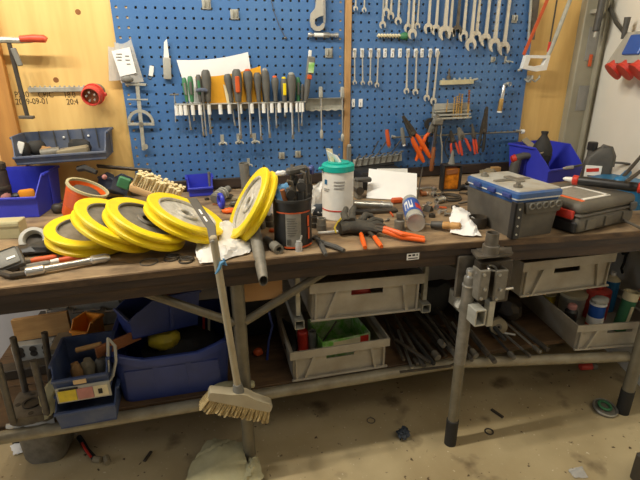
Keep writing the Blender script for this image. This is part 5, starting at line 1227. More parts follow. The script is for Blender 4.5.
# hose running behind the bottle
pts = [T(563,168.5,BZ+.12),T(572,167,BZ+.13),P(584,164.5,-.34),P(604,162,-.33),P(622,163,-.40),P(645,166,-.50)]
o = pts[0]
t = thing('air_hose','thin dark hose with a steel end running past the oil bottle','hose',o)
m_ = MB(); m_.tube([p-o for p in pts[1:]],.0055,10); obj('tube', m_, 'cable', t)
m_ = MB(); m_.tube([pts[0]-o,(pts[0]+pts[1])/2-o,pts[1]-o+Vector((.008,0,0))],[.004,.007,.008],10); obj('end_fitting', m_, 'chrome', t)
# teal box, cyan knob, rods at right edge
t = thing('plastic_box','blue-green plastic box at the right edge behind the tool case','box',(2.02,-.66,BZ),(0,0,R(14)))
m_ = MB(); m_.loft([rrect(.18,.24,.02,0),rrect(.19,.25,.02,.075),rrect(.18,.24,.018,.075),rrect(.17,.23,.018,.01)]); obj('body', m_, 'cyanblue', t)
m_ = MB(); m_.loft([rrect(.196,.256,.02,.076),rrect(.196,.256,.02,.086),rrect(.18,.24,.02,.090)]); obj('lid', m_, 'cyanblue', t)
q0 = T(620,182,BZ+.145)
m_ = MB(); m_.blob((0,0,0),(.055,.045,.045),14,8,.08,3); m_.tube([(.0,0,.005),(.05,.02,.03)],[.016,.012],10); single('blue_coupling', m_, 'cyanblue', 'blue-green coupling lying on the box at the right edge', 'coupling', q0)
for (p0,p1,lab) in (((622,178),(645,152),'thin dark rod rising to the upper right from the blue coupling'),((626,182),(648,166),'second thin dark rod below the first by the blue coupling')):
    a_ = T(p0[0],p0[1],BZ+.16); b_ = P(p1[0],p1[1],a_.y+.03)
    m_ = MB(); m_.tube([(0,0,0),b_-a_],.0065,8); single('thin_rod', m_, 'irondark', lab, 'rod', a_)
a_ = T(618,217,BZ+.02); b_ = T(648,232,BZ+.03)
m_ = MB(); m_.tube([(0,0,0),b_-a_],.005,8); m_.blob((0,0,0),(.02,.02,.02)); single('steel_bar', m_, 'iron', 'thin steel bar lying at the right corner of the tool case', 'bar', a_)
# ================= STEEL BRACKET CLAMPED TO THE FRONT =================
q0 = Vector((1.215,-.99,.80))
t = thing('steel_bracket','heavy welded steel bracket with a pipe stub hanging on the bench front','bracket',q0)
def bx(px, py, y): return P(px,py,y)-q0
m_ = MB(); a_ = T(470,250.5,.805); b_ = T(511,248,.805); c_ = T(512,256,.805); d_ = T(477,259.5,.805)
m_.loft([[p-q0 for p in (a_,b_,c_,d_)],[p-q0+Vector((0,0,.008)) for p in (a_,b_,c_,d_)]]); m_.box((-.0,.04,.012),(.10,.12,.008),.001); obj('top_plate', m_, 'iron', t)
pc = T(490,254,.813)-q0
m_ = MB(); m_.lathe([(.0,.0),(.027,0),(.027,.032),(.024,.034),(.021,.034),(.021,.075),(.017,.075),(.017,.04),(0,.04)],22,pc); obj('pipe_stub', m_, 'iron', t)
m_ = MB(); m_.ann(pc+Vector((0,0,.002)),(0,0,1),.02,.031,.006,22); obj('weld_bead', m_, 'iron', t)
# back plate left
p0 = P(458,256,-.940)-q0; p1 = P(470,295,-.940)-q0
m_ = MB(); m_.box(((p0.x+p1.x)/2,p0.y,(p0.z+p1.z)/2),(p1.x-p0.x,.012,p0.z-p1.z),.003); obj('back_plate', m_, 'iron', t)
m_ = MB(); p0 = bx(479,262,-.975); p1 = bx(506,300,-.975); m_.box(((p0.x+p1.x)/2,p0.y+.01,(p0.z+p1.z)/2),(p1.x-p0.x,.04,p0.z-p1.z),.003); obj('core_block', m_, 'irondark', t)
for x0_, x1_ in ((481,490.5),(496,507)):
    p0 = bx(x0_,270.5,-1.02); p1 = bx(x1_-4,299,-1.02)
    m_ = MB(); m_.box(((p0.x+p1.x)/2,p0.y,(p0.z+p1.z)/2),(p1.x-p0.x,.012,p0.z-p1.z),.003); m_.box((p0.x if x0_<490 else p1.x,p0.y+.02,(p0.z+p1.z)/2),(.006,.05,p0.z-p1.z),.002); pl = obj('clamp_plate', m_, 'castgrey', t)
    for fx, fz in ((.5,.62),(.25,.12),(.25,.92)):
        m_ = MB(); cx = p0.x+(p1.x-p0.x)*fx; cz = p1.z+(p0.z-p1.z)*(1-fz); m_.lathe([(.0055,0),(.0055,.006),(0,.006)],6,(cx,p0.y-.006,cz),(0,-1,0)); obj('bolt_head', m_, 'steel', pl)
pc = bx(492,268,-1.0); m_ = MB(); m_.torus(pc,(.1,-.3,1),.014,.004,18,6); obj('shackle_ring', m_, 'steel', t)
p0 = bx(476,273,-1.0); m_ = MB(); m_.cyl(p0,p0+Vector((.03,0,0)),.005,n=10); obj('pin', m_, 'chrome', t)
p0 = bx(505,289,-1.0); m_ = MB(); m_.cyl(p0,p0+Vector((.03,0,0)),.005,n=10); obj('pin', m_, 'chrome', t)
p0 = bx(484.5,300,-1.0); p1 = bx(491,324,-1.0); m_ = MB(); m_.box(((p0.x+p1.x)/2+.004,p0.y,(p0.z+p1.z)/2),(.024,.03,p0.z-p1.z),.002); obj('lower_post', m_, 'galv', t)
# square tube pointing at viewer
pc = bx(479,317,-1.03); s = .022; tk = .003
m_ = MB()
for dx, dz, wx, wz in ((0,s*1.25,2*s*.78,tk),(0,-s*1.25,2*s*.78,tk),(s*.78,0,tk,2*s*1.25),(-s*.78,0,tk,2*s*1.25)): m_.box(pc+Vector((dx,.08,dz)),(wx+tk,.18,wz+tk),.001)
obj('square_tube', m_, 'galv', t)
p0 = bx(456,300,-.925); p1 = bx(478,309,-.945); m_ = MB(); m_.box((p0+p1)/2,((p1-p0).length,.035,.042),.003,rot=(0,R(24),0)); obj('cross_tube', m_, 'castlight', t)
m_ = MB(); m_.blob(bx(457.5,294.5,-.925),(.03,.025,.02),12,7,.1,2); obj('grease_lump', m_, 'cream', t)
# support post in front
a_ = P(471,268,-.995)
yb = -.995; xb = T(450,441,0).x
base = T(450,443,0); top_ = Vector((base.x,base.y,P(471,268,base.y).z)); H = top_.z
t = thing('support_post','steel pipe post with a domed chrome upper tube standing in front of the bench','post',(base.x,base.y,0))
m_ = MB(); m_.lathe([(.0195,.10),(.0195,H*.62)],20); obj('lower_pipe', m_, 'pipe', t)
m_ = MB(); m_.lathe([(.0205,H*.50),(.0212,H*.505),(.0212,H-.065),(.019,H-.062),(.019,H-.034),(.017,H-.030)],22); obj('upper_tube', m_, 'castgrey', t)
m_ = MB(); m_.lathe([(.016,H-.032),(.014,H-.028),(.013,H-.022),(.0155,H-.014),(.013,H-.003),(0,H)],18); obj('domed_tip', m_, 'chrome', t)
m_ = MB(); m_.ann((0,0,H-.063),(0,0,1),.018,.0232,.005,22); obj('collar', m_, 'chrome', t)
m_ = MB(); m_.lathe([(0,0),(.023,0),(.023,.115),(.019,.118)],20); obj('rubber_boot', m_, 'rubber', t)
# ================= WALL SOCKET BOX =================
q0 = P(627,50,-.75)
ww = (2.40-2.125)/1.0
yw = -.62; 
def wallx(y): return 2.40+(y-.02)*(.275/1.0)
def onwall(px, py):
    d = ray(px,py); # plane through (2.40,.02) & (2.125,-.98)
    n = Vector((1,-.275,0)); p0 = Vector((2.40,.02,0)); s = (p0-CAM).dot(n)/d.dot(n); return CAM+d*s
qa = onwall(640,56); nW = Vector((-1,.275,0)).normalized()
t = thing('socket_box','white and blue wall box with red power outlets on the white wall','socket box',qa,frame((-.275,-1,0),(1,-.275,0)))
# local x runs along the wall towards the viewer, y into the wall
def wl(px,py): return t.matrix_world.inverted() @ onwall(px,py)
c0 = wl(625,56); 
m_ = MB(); m_.hexa([(-.03,-.13,-.03),(.34,-.13,-.03),(.34,0,-.03),(-.03,0,-.03)],[(.02,-.09,.10),(.34,-.09,.10),(.34,0,.10),(.02,0,.10)]); obj('housing', m_, 'lightgrey', t)
m_ = MB(); m_.box((.135,-.112,.045),(.12,.012,.085),.003,rot=(R(-17),0,0)); obj('blue_cover', m_, 'canblue', t)
for x in (.02,.115,.21):
    m_ = MB(); m_.lathe([(.0,-.01),(.040,-.01),(.042,.0),(.042,.045),(.038,.05),(0,.05)],20,(x,-.085,-.035),(-.1,-.72,-.68)); oo = obj('outlet', m_, 'redplug', t)
    m_ = MB(); m_.lathe([(.038,.04),(.046,.04),(.046,.052),(.0,.052)],20,(x,-.085,-.035),(-.1,-.72,-.68)); obj('outlet_lid', m_, 'red', oo)
o = onwall(613,-8)+nW*.02
t2 = thing('power_cable','black power cable curving down the white wall into the socket box','cable',o)
pts = [onwall(x,y)+nW*.03 for x,y in ((613,-10),(616,8),(622,22),(631,33),(642,40))]
m_ = MB(); m_.tube([p-o for p in pts],.009,10); obj('sheath', m_, 'cable', t2)
m_ = MB(); a_ = onwall(641,17)+nW*.06; b_ = onwall(636,39)+nW*.06; m_.tube([a_-o,b_-o],[.014,.010],12); obj('gland', m_, 'darkgrey', t2)
# ================= UNDER THE BENCH =================
def crate(label, w, d, h, loc, rot=None, mt='crate', inner=True):
    r = thing('plastic_crate', label, 'crate', loc, rot, 'grey plastic crates')
    t_ = .005; hb = h*.70; ins = .014
    # bottom, back and sides; local origin at front-left-bottom corner, y runs back
    m_ = MB(); m_.box((w/2,d/2,t_/2),(w-2*ins,d-2*ins,t_)); obj('bottom', m_, mt, r)
    m_ = MB(); m_.box((ins,d/2,hb/2),(t_,d-2*ins,hb)); obj('side_wall', m_, mt, r)
    m_ = MB(); m_.box((w-ins,d/2,hb/2),(t_,d-2*ins,hb)); obj('side_wall', m_, mt, r)
    m_ = MB(); m_.box((w/2,d-ins,hb/2),(w-2*ins,t_,hb)); obj('back_wall', m_, mt, r)
    # front wall with hand slot
    sx0, sx1, sz0, sz1 = w*.36, w*.64, h*.56, h*.73
    m_ = MB()
    for x0_,x1_,z0_,z1_ in ((ins,sx0,0,h*.8),(sx1,w-ins,0,h*.8),(sx0,sx1,0,sz0),(sx0,sx1,sz1,h*.8)): m_.box(((x0_+x1_)/2,ins,(z0_+z1_)/2),(x1_-x0_,t_,z1_-z0_))
    fw = obj('front_wall', m_, mt, r)
    m_ = MB()
    m_.prism([(w*.13,.006),(w*.155,.006),(w*.245,h*.76),(w*.22,h*.76)],-.001,ins); obj('slanted_rib', m_, mt, fw)
    m_ = MB(); m_.prism([(w*.87,.006),(w*.845,.006),(w*.80,h*.76),(w*.825,h*.76)],-.001,ins); obj('slanted_rib', m_, mt, fw)
    for x in (.022,w-.022):
        m_ = MB(); m_.box((x,ins*.5,h*.37),(.006,ins,h*.72),.001); obj('corner_rib', m_, mt, fw)
    m_ = MB()
    a = [(0,0,h*.74),(w,0,h*.74),(w,d,h*.74),(0,d,h*.74)]; b_ = [(0,0,h),(w,0,h),(w,d,h),(0,d,h)]
    k = .006; c_ = [(k,k,h),(w-k,k,h),(w-k,d-k,h),(k,d-k,h)]; e = [(k,k,h*.76),(w-k,k,h*.76),(w-k,d-k,h*.76),(k,d-k,h*.76)]
    f_ = [(ins+k,ins+k,h*.74),(w-ins-k,ins+k,h*.74),(w-ins-k,d-ins-k,h*.74),(ins+k,d-ins-k,h*.74)]
    m_.loft([a,b_,c_,e,f_],cap=False,close=True); obj('rim', m_, mt, r)
    m_ = MB(); m_.box((w/2,.003,.004),(w-.01,.012,.008),.002); obj('foot_rail', m_, mt, r)
    return r
crate('open grey plastic crate on the lower shelf holding a green carton',.388,.50,.128,(.538,-.824,SZ),(0,0,R(.5)))
crate('closed-looking grey plastic crate hung on runners above the one with the green carton',.425,.52,.148,(.605,-.855,.556),(0,R(1.2),0))
crate('grey plastic crate hung under the right end of the worktop',.420,.50,.146,(1.432,-.862,.550),(0,R(0),0))
cd_ = crate('open grey plastic crate full of cans at the right end of the lower shelf',.40,.46,.118,(1.697,-.905,SZ+.001),(0,0,R(-7)))
# contents of the left open crate
g = thing('green_carton','green and white printed carton without a lid in the open crate','carton',(.765,-.66,SZ+.008),(0,0,R(6)))
m_ = MB(); w_,d_,h_ = .20,.18,.105
for c_, s_ in (((0,-d_/2,h_/2),(w_,.003,h_)),((0,d_/2,h_/2),(w_,.003,h_)),((-w_/2,0,h_/2),(.003,d_,h_)),((w_/2,0,h_/2),(.003,d_,h_))): m_.box(c_,s_)
m_.box((0,0,.002),(w_,d_,.003)); obj('carton_walls', m_, 'limegreen', g)
m_ = MB(); m_.box((.02,-d_/2-.002,h_*.80),(.15,.002,.022)); obj('white_panel', m_, 'cream', g)
m_ = MB(); m_.box((.075,-d_/2-.003,h_*.80),(.035,.002,.03)); obj('red_panel', m_, 'red', g)
m_ = MB(); m_.box((-.03,0,h_*.6),(.10,.006,.006),.001,rot=(R(0),R(-38),R(30))); single('metal_rod', m_, 'iron', 'dull rod lying slanted inside the green carton', 'rod', (.76,-.66,SZ+.03))
t = thing('red_canister','red cylinder standing left of the green carton in the open crate','canister',(.612,-.69,SZ+.006))
m_ = MB(); m_.lathe([(0,0),(.022,0),(.022,.12),(.018,.126),(0,.126)],18); obj('body', m_, 'red', t)
t = thing('grey_cylinder','grey cardboard tube standing between the red cylinder and the green carton','tube',(.648,-.70,SZ+.006))
m_ = MB(); m_.lathe([(0,0),(.016,0),(.016,.125),(.012,.125),(.012,.02)],16); obj('body', m_, 'grey', t)
lump('dark_rag','dark rag filling the left side of the open crate','blackmatte',(.575,-.58,SZ+.006),(.06,.26,.07),31,'rag',.2)
lump('red_pack','small red package inside the hanging crate behind its hand slot','red',(.80,-.80,.563),(.10,.05,.09),8,'package',.03)
# contents of the right open crate
def can(name, label, px, py, y, r, parts, tilt=None):
    q = P(px,py,y); t = thing(name, label, 'can' if 'can' in name else 'container', (q.x,y,SZ+.012), tilt)
    H = q.z-SZ-.012
    for nm, mt, prof in parts(H,r):
        m_ = MB(); m_.lathe(prof,24); obj(nm, m_, mt, t)
    return t
can('paint_can','blue and white small can in the front middle of the crate of cans',599,301,-.80,.032,lambda H,r:[('body','canblue',[(0,0),(r,0),(r,H*.9),(r*.9,H*.9)]),('label','white',[(r+.0008,H*.25),(r+.0012,H*.26),(r+.0012,H*.5),(r+.0008,H*.51)]),('red_label','red',[(r+.0012,H*.06),(r+.0016,H*.07),(r+.0016,H*.24),(r+.0012,H*.25)]),('rim','white',[(r*.8,H*.9),(r+.002,H*.9),(r+.002,H*.95),(r*.8,H*.95)])])
lump('can_lid_rag','grey crumpled cover on the blue and white can','lightgrey',(P(600,301,-.80).x,-.80,P(600,303,-.80).z),(.075,.06,.03),9,'cover',.12)
gt = can('cardboard_can','green tube with a cream stripe at the right of the crate of cans',628,292,-.83,.028,lambda H,r:[('body','green',[(0,0),(r,0),(r,H*.80)]),('top_band','cream',[(r,H*.80),(r+.002,H*.81),(r+.002,H),(r-.003,H),(r-.003,H*.7)])],(0,R(7),0))
m_ = MB(); m_.box((-.004,-.029,.085),(.016,.004,.085),.001); obj('label_stripe', m_, 'cream', gt)
can('plastic_tub','dusty white tub at the left back of the crate of cans',574,292,-.66,.055,lambda H,r:[('body','lightgrey',[(0,0),(r*.92,0),(r,H*.9)]),('rim','cream',[(r*.9,H*.88),(r+.004,H*.88),(r+.004,H),(r*.9,H)])])
can('dark_bottle','dark bottle with a rounded cap at the left front of the crate of cans',573,304,-.78,.026,lambda H,r:[('body','black',[(0,0),(r,0),(r,H*.75),(r*.6,H*.86)]),('cap','pink',[(r*.7,H*.84),(r*.72,H*.95),(r*.5,H*1.0),(0,H*1.0)])])
can('red_canister','red canister lying behind the blue and white can',600,288,-.70,.05,lambda H,r:[('body','redplug',[(0,0),(r,0),(r*1.02,H*.5),(r,H*.95),(0,H)]),('cap','red',[(.0,H),(.014,H),(.014,H+.012),(0,H+.012)])])
can('spray_can','pale domed spray can standing behind the crate of cans under the worktop',614,272,-.66,.034,lambda H,r:[('body','cyanblue',[(0,0),(r,0),(r,H*.80)]),('dome','cream',[(r+.001,H*.80),(r*.8,H*.86),(r*.42,H*.89),(r*.4,H*.93)]),('nozzle','white',[(r*.34,H*.92),(r*.32,H),(0,H)])])
can('yellow_can','small yellow tin at the left end of the crate of cans',550,293,-.58,.028,lambda H,r:[('body','yellowworn',[(0,0),(r,0),(r,H*.95),(0,H)]),('rim','cream',[(r*.9,H*.9),(r+.002,H*.9),(r+.002,H*.98),(r*.9,H*.98)])])
m_ = MB(); m_.tube([(0,0,0),(-.03,.02,.07)],.004,6); single('wooden_stick', m_, 'wood', 'short wooden stick leaning beside the dark bottle in the crate', 'stick', (1.80,-.79,SZ+.03))
m_ = MB(); m_.box((0,0,.05),(.05,.06,.10),.008); single('orange_pack', m_, 'orange', 'orange package at the right rear of the crate of cans', 'package', (P(641,300,-.74).x,-.74,SZ+.01))
# big blue tub
t = thing('blue_tub','large dusty blue plastic tub with a dipped front rim on the lower shelf','tub',(.127,-.655,SZ))
w0,d0,w1,d1,hh = .365,.28,.415,.335,.212
def zdip(x, y, z): 
    f = max(0,1-abs(x-.0)/.17); f = min(1,f*2.2)
    return z-(.030*f if y < -.05 else 0)
def lp(w,d,r,z,dip=True): return [(x,y,(zdip(x,y,zz) if dip else zz)) for x,y,zz in rrect2(w,d,r,z)]
def rrect2(w,d,r,z,n=4,m=9):
    base_ = rrect(w,d,r,z,n); out = []
    for i,p in enumerate(base_):
        q2 = base_[(i+1)%len(base_)]; out.append(p)
        L2 = math.hypot(q2[0]-p[0],q2[1]-p[1])
        if L2 > .05:
            for k in range(1,m): out.append((p[0]+(q2[0]-p[0])*k/m,p[1]+(q2[1]-p[1])*k/m,z))
    return out
m_ = MB(); m_.loft([lp(w0,d0,.04,0,False),lp(w1-.02,d1-.02,.045,hh-.03),lp(w1-.02,d1-.02,.045,hh-.004),lp(w1-.03,d1-.03,.043,hh-.004),lp(w0-.01,d0-.01,.04,.006,False)]); obj('body', m_, 'navy', t)
m_ = MB(); m_.loft([lp(w1-.022,d1-.022,.045,hh-.032),lp(w1,d1,.05,hh-.030),lp(w1+.004,d1+.004,.05,hh-.004),lp(w1-.004,d1-.004,.05,hh),lp(w1-.028,d1-.028,.043,hh-.001)],cap=False,close=True); obj('rim', m_, 'navy', t)
for x in (-.11,0,.11):
    m_ = MB(); m_.hexa([(x-.05,-d0/2-.002,.01),(x+.05,-d0/2-.002,.01),(x+.05,-d0/2+.01,.01),(x-.05,-d0/2+.01,.01)],[(x-.045,-d1/2+.010,hh-.075),(x+.045,-d1/2+.010,hh-.075),(x+.045,-d1/2+.02,hh-.075),(x-.045,-d1/2+.02,hh-.075)]); obj('raised_panel', m_, 'navy', t)
lump('yellow_piece','yellow rounded piece lying in the large blue tub','yellowworn',(.095,-.66,SZ+.12),(.12,.09,.07),3,'part',.1)
lump('dark_mass','dark heap of scrap inside the large blue tub','blackmatte',(.15,-.62,SZ+.01),(.28,.18,.14),41,'scrap',.2)
lump('pale_fitting','pale cylinder-like lump behind the yellow piece in the blue tub','lightgrey',(.10,-.58,SZ+.15),(.05,.05,.05),5,'part',.1)
for i,(x,mt_,lab) in enumerate(((.235,'red','thin red strip standing in the right corner of the blue tub'),(.255,'cream','thin pale strip standing in the right corner of the blue tub'))):
    m_ = MB(); m_.box((0,0,0),(.010,.006,.14),.001,rot=(0,R(5),0)); single('plastic_strip', m_, mt_, lab, 'strip', (x,-.60,SZ+.13))
m_ = MB(); m_.blob((0,0,.02),(.10,.04,.035),12,7,.2,6); m_.box((.06,0,.012),(.09,.03,.02),.006); single('grey_rag', m_, 'ragbeige', 'grey rag under the right corner of the large blue tub', 'rag', (.30,-.815,SZ))
# tipped dark blue bin above the tub
stackbin('storage_bin','dark blue open bin tipped on its side above the large blue tub',.20,.26,.135,.07,'navy',(.075,-.62,.485),(R(-6),R(-10),R(-66)),cut=.6)
m_ = MB(); m_.box((0,0,0),(.10,.05,.05),.005); single('wood_block', m_, 'woodbrown', 'brown wooden block inside the tipped dark blue bin', 'block', (.115,-.60,.60), (0,R(-12),R(10)))
# stacked dusty bins with label
c0 = (-.148,-.74)
stackbin('storage_bin','dusty blue lower bin of the stack left of the large blue tub',.185,.27,.10,.072,'binblue',(-.150,-.755,SZ),(0,0,R(2)),cut=.8)
ub = stackbin('storage_bin','dusty blue bin with a coloured label, on top of the stack left of the tub',.165,.20,.122,.085,'binblue',(-.147,-.782,SZ+.105),(0,0,R(2)),cut=.86)
m_ = MB(); m_.box((.005,-.103,.030),(.158,.006,.056),.001); lb = obj('label_card', m_, 'lightgrey', ub)
for x, w2, mt_ in ((-.042,.052,'yellowworn'),(.010,.046,'pink'),(.056,.042,'cream')):
    m_ = MB(); m_.box((x,-.107,.028),(w2,.003,.040),.0005); obj('label_panel', m_, mt_, lb)
m_ = MB(); m_.box((-.036,-.1075,.0525),(.055,.002,.007)); m_.box((.054,-.1085,.028),(.012,.003,.018)); obj('label_print', m_, 'inkblack', lb)
m_ = MB(); m_.box((.0,-.1045,.072),(.038,.004,.016),.001); obj('paper_tape', m_, 'woodblock', ub)
for i,(x,y,mt_,lab,s_) in enumerate(((-.175,-.80,'card','small brown piece at the left front inside the tall dusty bin',.035),(-.14,-.79,'drab','dusty lump in the middle inside the tall dusty bin',.045),(-.10,-.785,'castgrey','grey metal piece at the right front inside the tall dusty bin',.04))):
    lump('scrap_piece', lab, mt_, (x,y,SZ+.117), (s_,s_*.9,.075), 50+i, 'scrap', .2)
m_ = MB(); m_.tube([(0,0,0),(.08,.0,.012)],.009,8); m_.tube([(.07,0,.01),(.088,0,-.06)],.007,8); single('short_stick', m_, 'wood', 'small wooden stick lying inside the tall dusty bin', 'stick', (-.175,-.76,SZ+.215))
a_ = P(96,353,-.80); b_ = P(140,334,-.72); d = b_-a_
m_ = MB(); m_.box((0,0,d.length/2),(.04,.012,d.length),.002); single('wood_lath', m_, 'woodbrown', 'brown lath lying across from the tall bin to the tipped blue bin', 'lath', a_, zto(d,(0,0,1)))
m_ = MB(); pts = [P(x,y,-.84)-P(112,345,-.84) for x,y in ((107,385),(113,375),(116,360),(115,346),(108,338),(108,372))]; m_.tube(pts,.005,8); single('bent_tube', m_, 'lightgrey', 'pale bent tube between the tall dusty bin and the blue tub', 'tube', P(112,345,-.84))
# bench lumber behind: plank, perforated plate, orange bin, metal boxes
y_ = -.42
a_ = P(16,338,y_); b_ = P(73,335,y_); h_ = P(17,317,y_).z-a_.z
m_ = MB(); m_.box((0,0,h_/2),((b_-a_).length,.022,h_),.002); single('wood_plank', m_, 'wood', 'light wooden plank on edge at the far left under the bench', 'plank', (a_+b_)/2, (R(-8),R(-3),0))
zt = ((a_+b_)/2).z
t = thing('perforated_block','pale steel block with round holes under the wooden plank','block',(P(36,350,y_-.02).x,y_-.02,SZ+.0))
hz = zt-SZ-.004
m_ = MB(); m_.box((0,0,hz*.5),(.15,.05,hz),.003); obj('body', m_, 'lightgrey', t)
for x in (-.045,0,.045):
    for z in (.78,.55):
        m_ = MB(); m_.cyl((x,-.024,hz*z),(x,-.0265,hz*z),.013,n=16); obj('hole', m_, 'irondark', t)
m_ = MB(); m_.box((0,0,.02),(.30,.06,.04),.003); single('dark_beam', m_, 'irondark', 'dark steel section lying on the shelf before the perforated block', 'beam', (P(35,375,-.60).x,-.52,SZ), (0,0,R(4)))
bo = T(91,340,.455)
a_ = P(58,344,-.60); b_ = P(108,339,-.60)
m_ = MB(); m_.box((0,.03,-.006),((b_-a_).length+.05,.12,.02),.002); brd = single('board', m_, 'drab', 'grey dusty board carrying the small orange bin under the bench', 'board', (a_+b_)/2+Vector((0,.0,.0)), (0,R(-3),0))
stackbin('storage_bin','small orange open bin on the grey board under the bench',.082,.085,.072,.042,'orangebin',P(88,341,-.60)+Vector((0,.03,.006)),(0,R(-3),R(-30)),cut=.7)
for i,(px,w2,lab) in enumerate(((57,.10,'galvanised drawer front under the bench behind the wooden plank'),(87,.145,'galvanised drawer front with a bar handle above the orange bin'),(112,.07,'galvanised drawer end right of the orange bin'))):
    q = P(px,316,-.33)
    t = thing('metal_cabinet', lab, 'drawer', (q.x,-.30,q.z-.065), None, 'galvanised drawers under the bench')
    m_ = MB(); m_.box((0,.10,.075),(w2,.20,.15),.004); obj('box', m_, 'galv', t)
    m_ = MB(); m_.tube([(-w2*.36,-.002,.085),(-w2*.36,-.022,.085),(w2*.36,-.022,.085),(w2*.36,-.002,.085)],.006,8); obj('bar_handle', m_, 'chrome', t)
    m_ = MB(); m_.box((0,-.003,.122),(w2*.92,.006,.016),.002); obj('folded_edge', m_, 'galv', t)
m_ = MB(); m_.box((0,0,0),(.46,.22,.02),.002); single('shelf_plate', m_, 'irondark', 'dark plate carrying the galvanised drawers under the bench', 'plate', (P(85,330,-.30).x,-.21,P(85,316,-.33).z-.077))
# flange with four rods
q0 = T(33,409,SZ+.03)
t = thing('rod_flange','rusty steel flange with four upright rods at the left end of the lower shelf','flange',(q0.x,q0.y,SZ+.002))
fc = Vector((q0.x,q0.y,SZ))
cor = [T(7,424,SZ+.02)-fc,T(55,416,SZ+.02)-fc,T(49,392,SZ+.02)-fc,T(19,394,SZ+.02)-fc]
ctr = sum(cor,Vector())/4
def cut(ps,k=.22):
    out=[]
    for i,p in enumerate(ps):
        a=ps[i-1]; b=ps[(i+1)%4]; out += [p.lerp(a,k),p.lerp(p.lerp(a,k).lerp(p.lerp(b,k),.5),.45),p.lerp(b,k)]
    return out
oc = cut(cor)
m_ = MB(); m_.loft([[(p.x,p.y,0) for p in oc],[(p.x,p.y,.030) for p in oc]]); obj('plate', m_, 'iron', t)
m_ = MB(); m_.ann((ctr.x,ctr.y,.032),(0,0,1),.022,.030,.006,20); m_.cyl((ctr.x,ctr.y,.029),(ctr.x,ctr.y,.0312),.022,n=20); obj('centre_bore', m_, 'irondark', t)
for i in range(4):
    p = cor[i].lerp(cor[(i+1)%4],.5).lerp(ctr,.28); m_ = MB(); m_.cyl((p.x,p.y,.029),(p.x,p.y,.0312),.0085,n=14); obj('bolt_hole', m_, 'irondark', t)
for (bx_,by_,tx_,ty_) in ((13,421,-2,364),(25.5,391,13,338),(47.5,415,33.5,361),(51,381,44.5,333)):
    a_ = T(bx_,by_,SZ+.032)-fc; y2 = (a_+fc).y-.004; b_ = P(tx_,ty_,y2)-fc
    m_ = MB(); m_.tube([a_-Vector((0,0,.01)),b_],.0105,12); obj('rod', m_, 'iron', t)
crumple('paper_sheet','crumpled translucent paper tucked between the flange and the stacked bins','ragbeige','paper',[T(38,398,SZ+.07),P(55,374,-.80),T(56,413,SZ+.03),T(45,420,SZ+.03)],9,.008,8,8,.008)
crumple('foil_strip','torn pale plastic strip along the front edge under the flange','clearbag','strip',[T(6,424,SZ+.006),T(54,417,SZ+.006),T(55,423,SZ-.002),T(6,430,SZ-.002)],10,.008,12,4,.003)
# canister on the floor below the shelf
q0 = T(46,463,0)
t = thing('grey_canister','grey plastic canister standing on the floor under the left end of the shelf','canister',(q0.x,q0.y+.07,0),(0,0,R(-4)))
m_ = MB(); m_.loft([rrect(.135,.14,.04,0),rrect(.155,.15,.045,.02),rrect(.165,.155,.045,.19),rrect(.15,.14,.04,.215)]); obj('body', m_, 'castgrey', t)
m_ = MB(); m_.box((-.05,0,.225),(.05,.03,.03),.008); obj('handle', m_, 'black', t)
# scrap bars on the shelf
bars = [((418,364,.004),(388,322,.02),.006,'irondark'),((434,364,.004),(410,334,.03),.009,'blackmatte'),((456,356,.03),(425,312,.08),.007,'iron'),((464,350,.035),(436,308,.09),.009,'irondark'),((472,360,.004),(450,334,.02),.006,'castgrey'),((488,356,.01),(462,324,.05),.008,'irondark'),((514,358,.004),(486,326,.03),.007,'blackmatte'),((404,360,.02),(384,318,.05),.007,'irondark'),((424,366,.006),(392,312,.06),.007,'iron'),((412,368,.006),(398,330,.03),.006,'steel'),((438,358,.008),(404,318,.05),.010,'irondark'),((446,356,.008),(420,322,.04),.008,'irondark'),((452,350,.02),(415,308,.07),.010,'irondark'),
        ((460,352,.006),(432,318,.03),.007,'iron'),((476,356,.006),(440,312,.06),.009,'irondark'),((482,348,.02),(455,316,.05),.010,'blackmatte'),((495,362,.006),(470,330,.03),.007,'iron'),((430,362,.03),(396,340,.05),.008,'irondark'),
        ((540,352,.008),(498,316,.05),.006,'castgrey'),((548,350,.006),(512,322,.035),.011,'irondark'),((530,356,.006),(500,330,.02),.005,'steel'),((468,346,.03),(452,322,.07),.006,'steel'),((444,346,.04),(408,304,.09),.008,'irondark'),((505,340,.03),(478,308,.08),.009,'blackmatte')]
for i,(p0,p1,r_,mt_) in enumerate(bars):
    a_ = T(p0[0],p0[1],SZ+p0[2]+r_); b_ = T(p1[0],p1[1],SZ+p1[2]+r_)
    t = thing('scrap_bar', f'{["thin","thick","dark","dull"][i%4]} scrap bar on the lower shelf, its front end {ORD[sorted(range(len(bars)),key=lambda j:bars[j][0][0]).index(i)]} from the left', 'bar', a_, zto(b_-a_), 'scrap bars on the lower shelf')
    L = (b_-a_).length
    m_ = MB(); m_.lathe([(r_*.9,0),(r_,.003),(r_,L)],10 if i%3 else 4); obj('bar', m_, mt_, t)
    if i % 2 == 0:
        m_ = MB(); m_.lathe([(r_*.8,-.004),(r_*1.5,0),(r_*1.5,.03),(r_,.035)],12); obj('end_fitting', m_, 'castgrey' if i%4 else 'iron', t)
q = T(497,331,SZ+.02)
t = thing('roller','worn pale rubber roller wheel lying on the shelf beside the steel bracket','wheel',T(498,326,SZ+.06),zto((-.35,-.9,.2)))
m_ = MB(); m_.lathe([(.012,-.012),(.034,-.014),(.037,-.008),(.037,.008),(.034,.014),(.012,.012)],28,close=True); obj('tyre', m_, 'drab', t)
m_ = MB(); m_.ann((0,0,0),(0,0,1),.005,.013,.03,18); obj('hub', m_, 'iron', t)
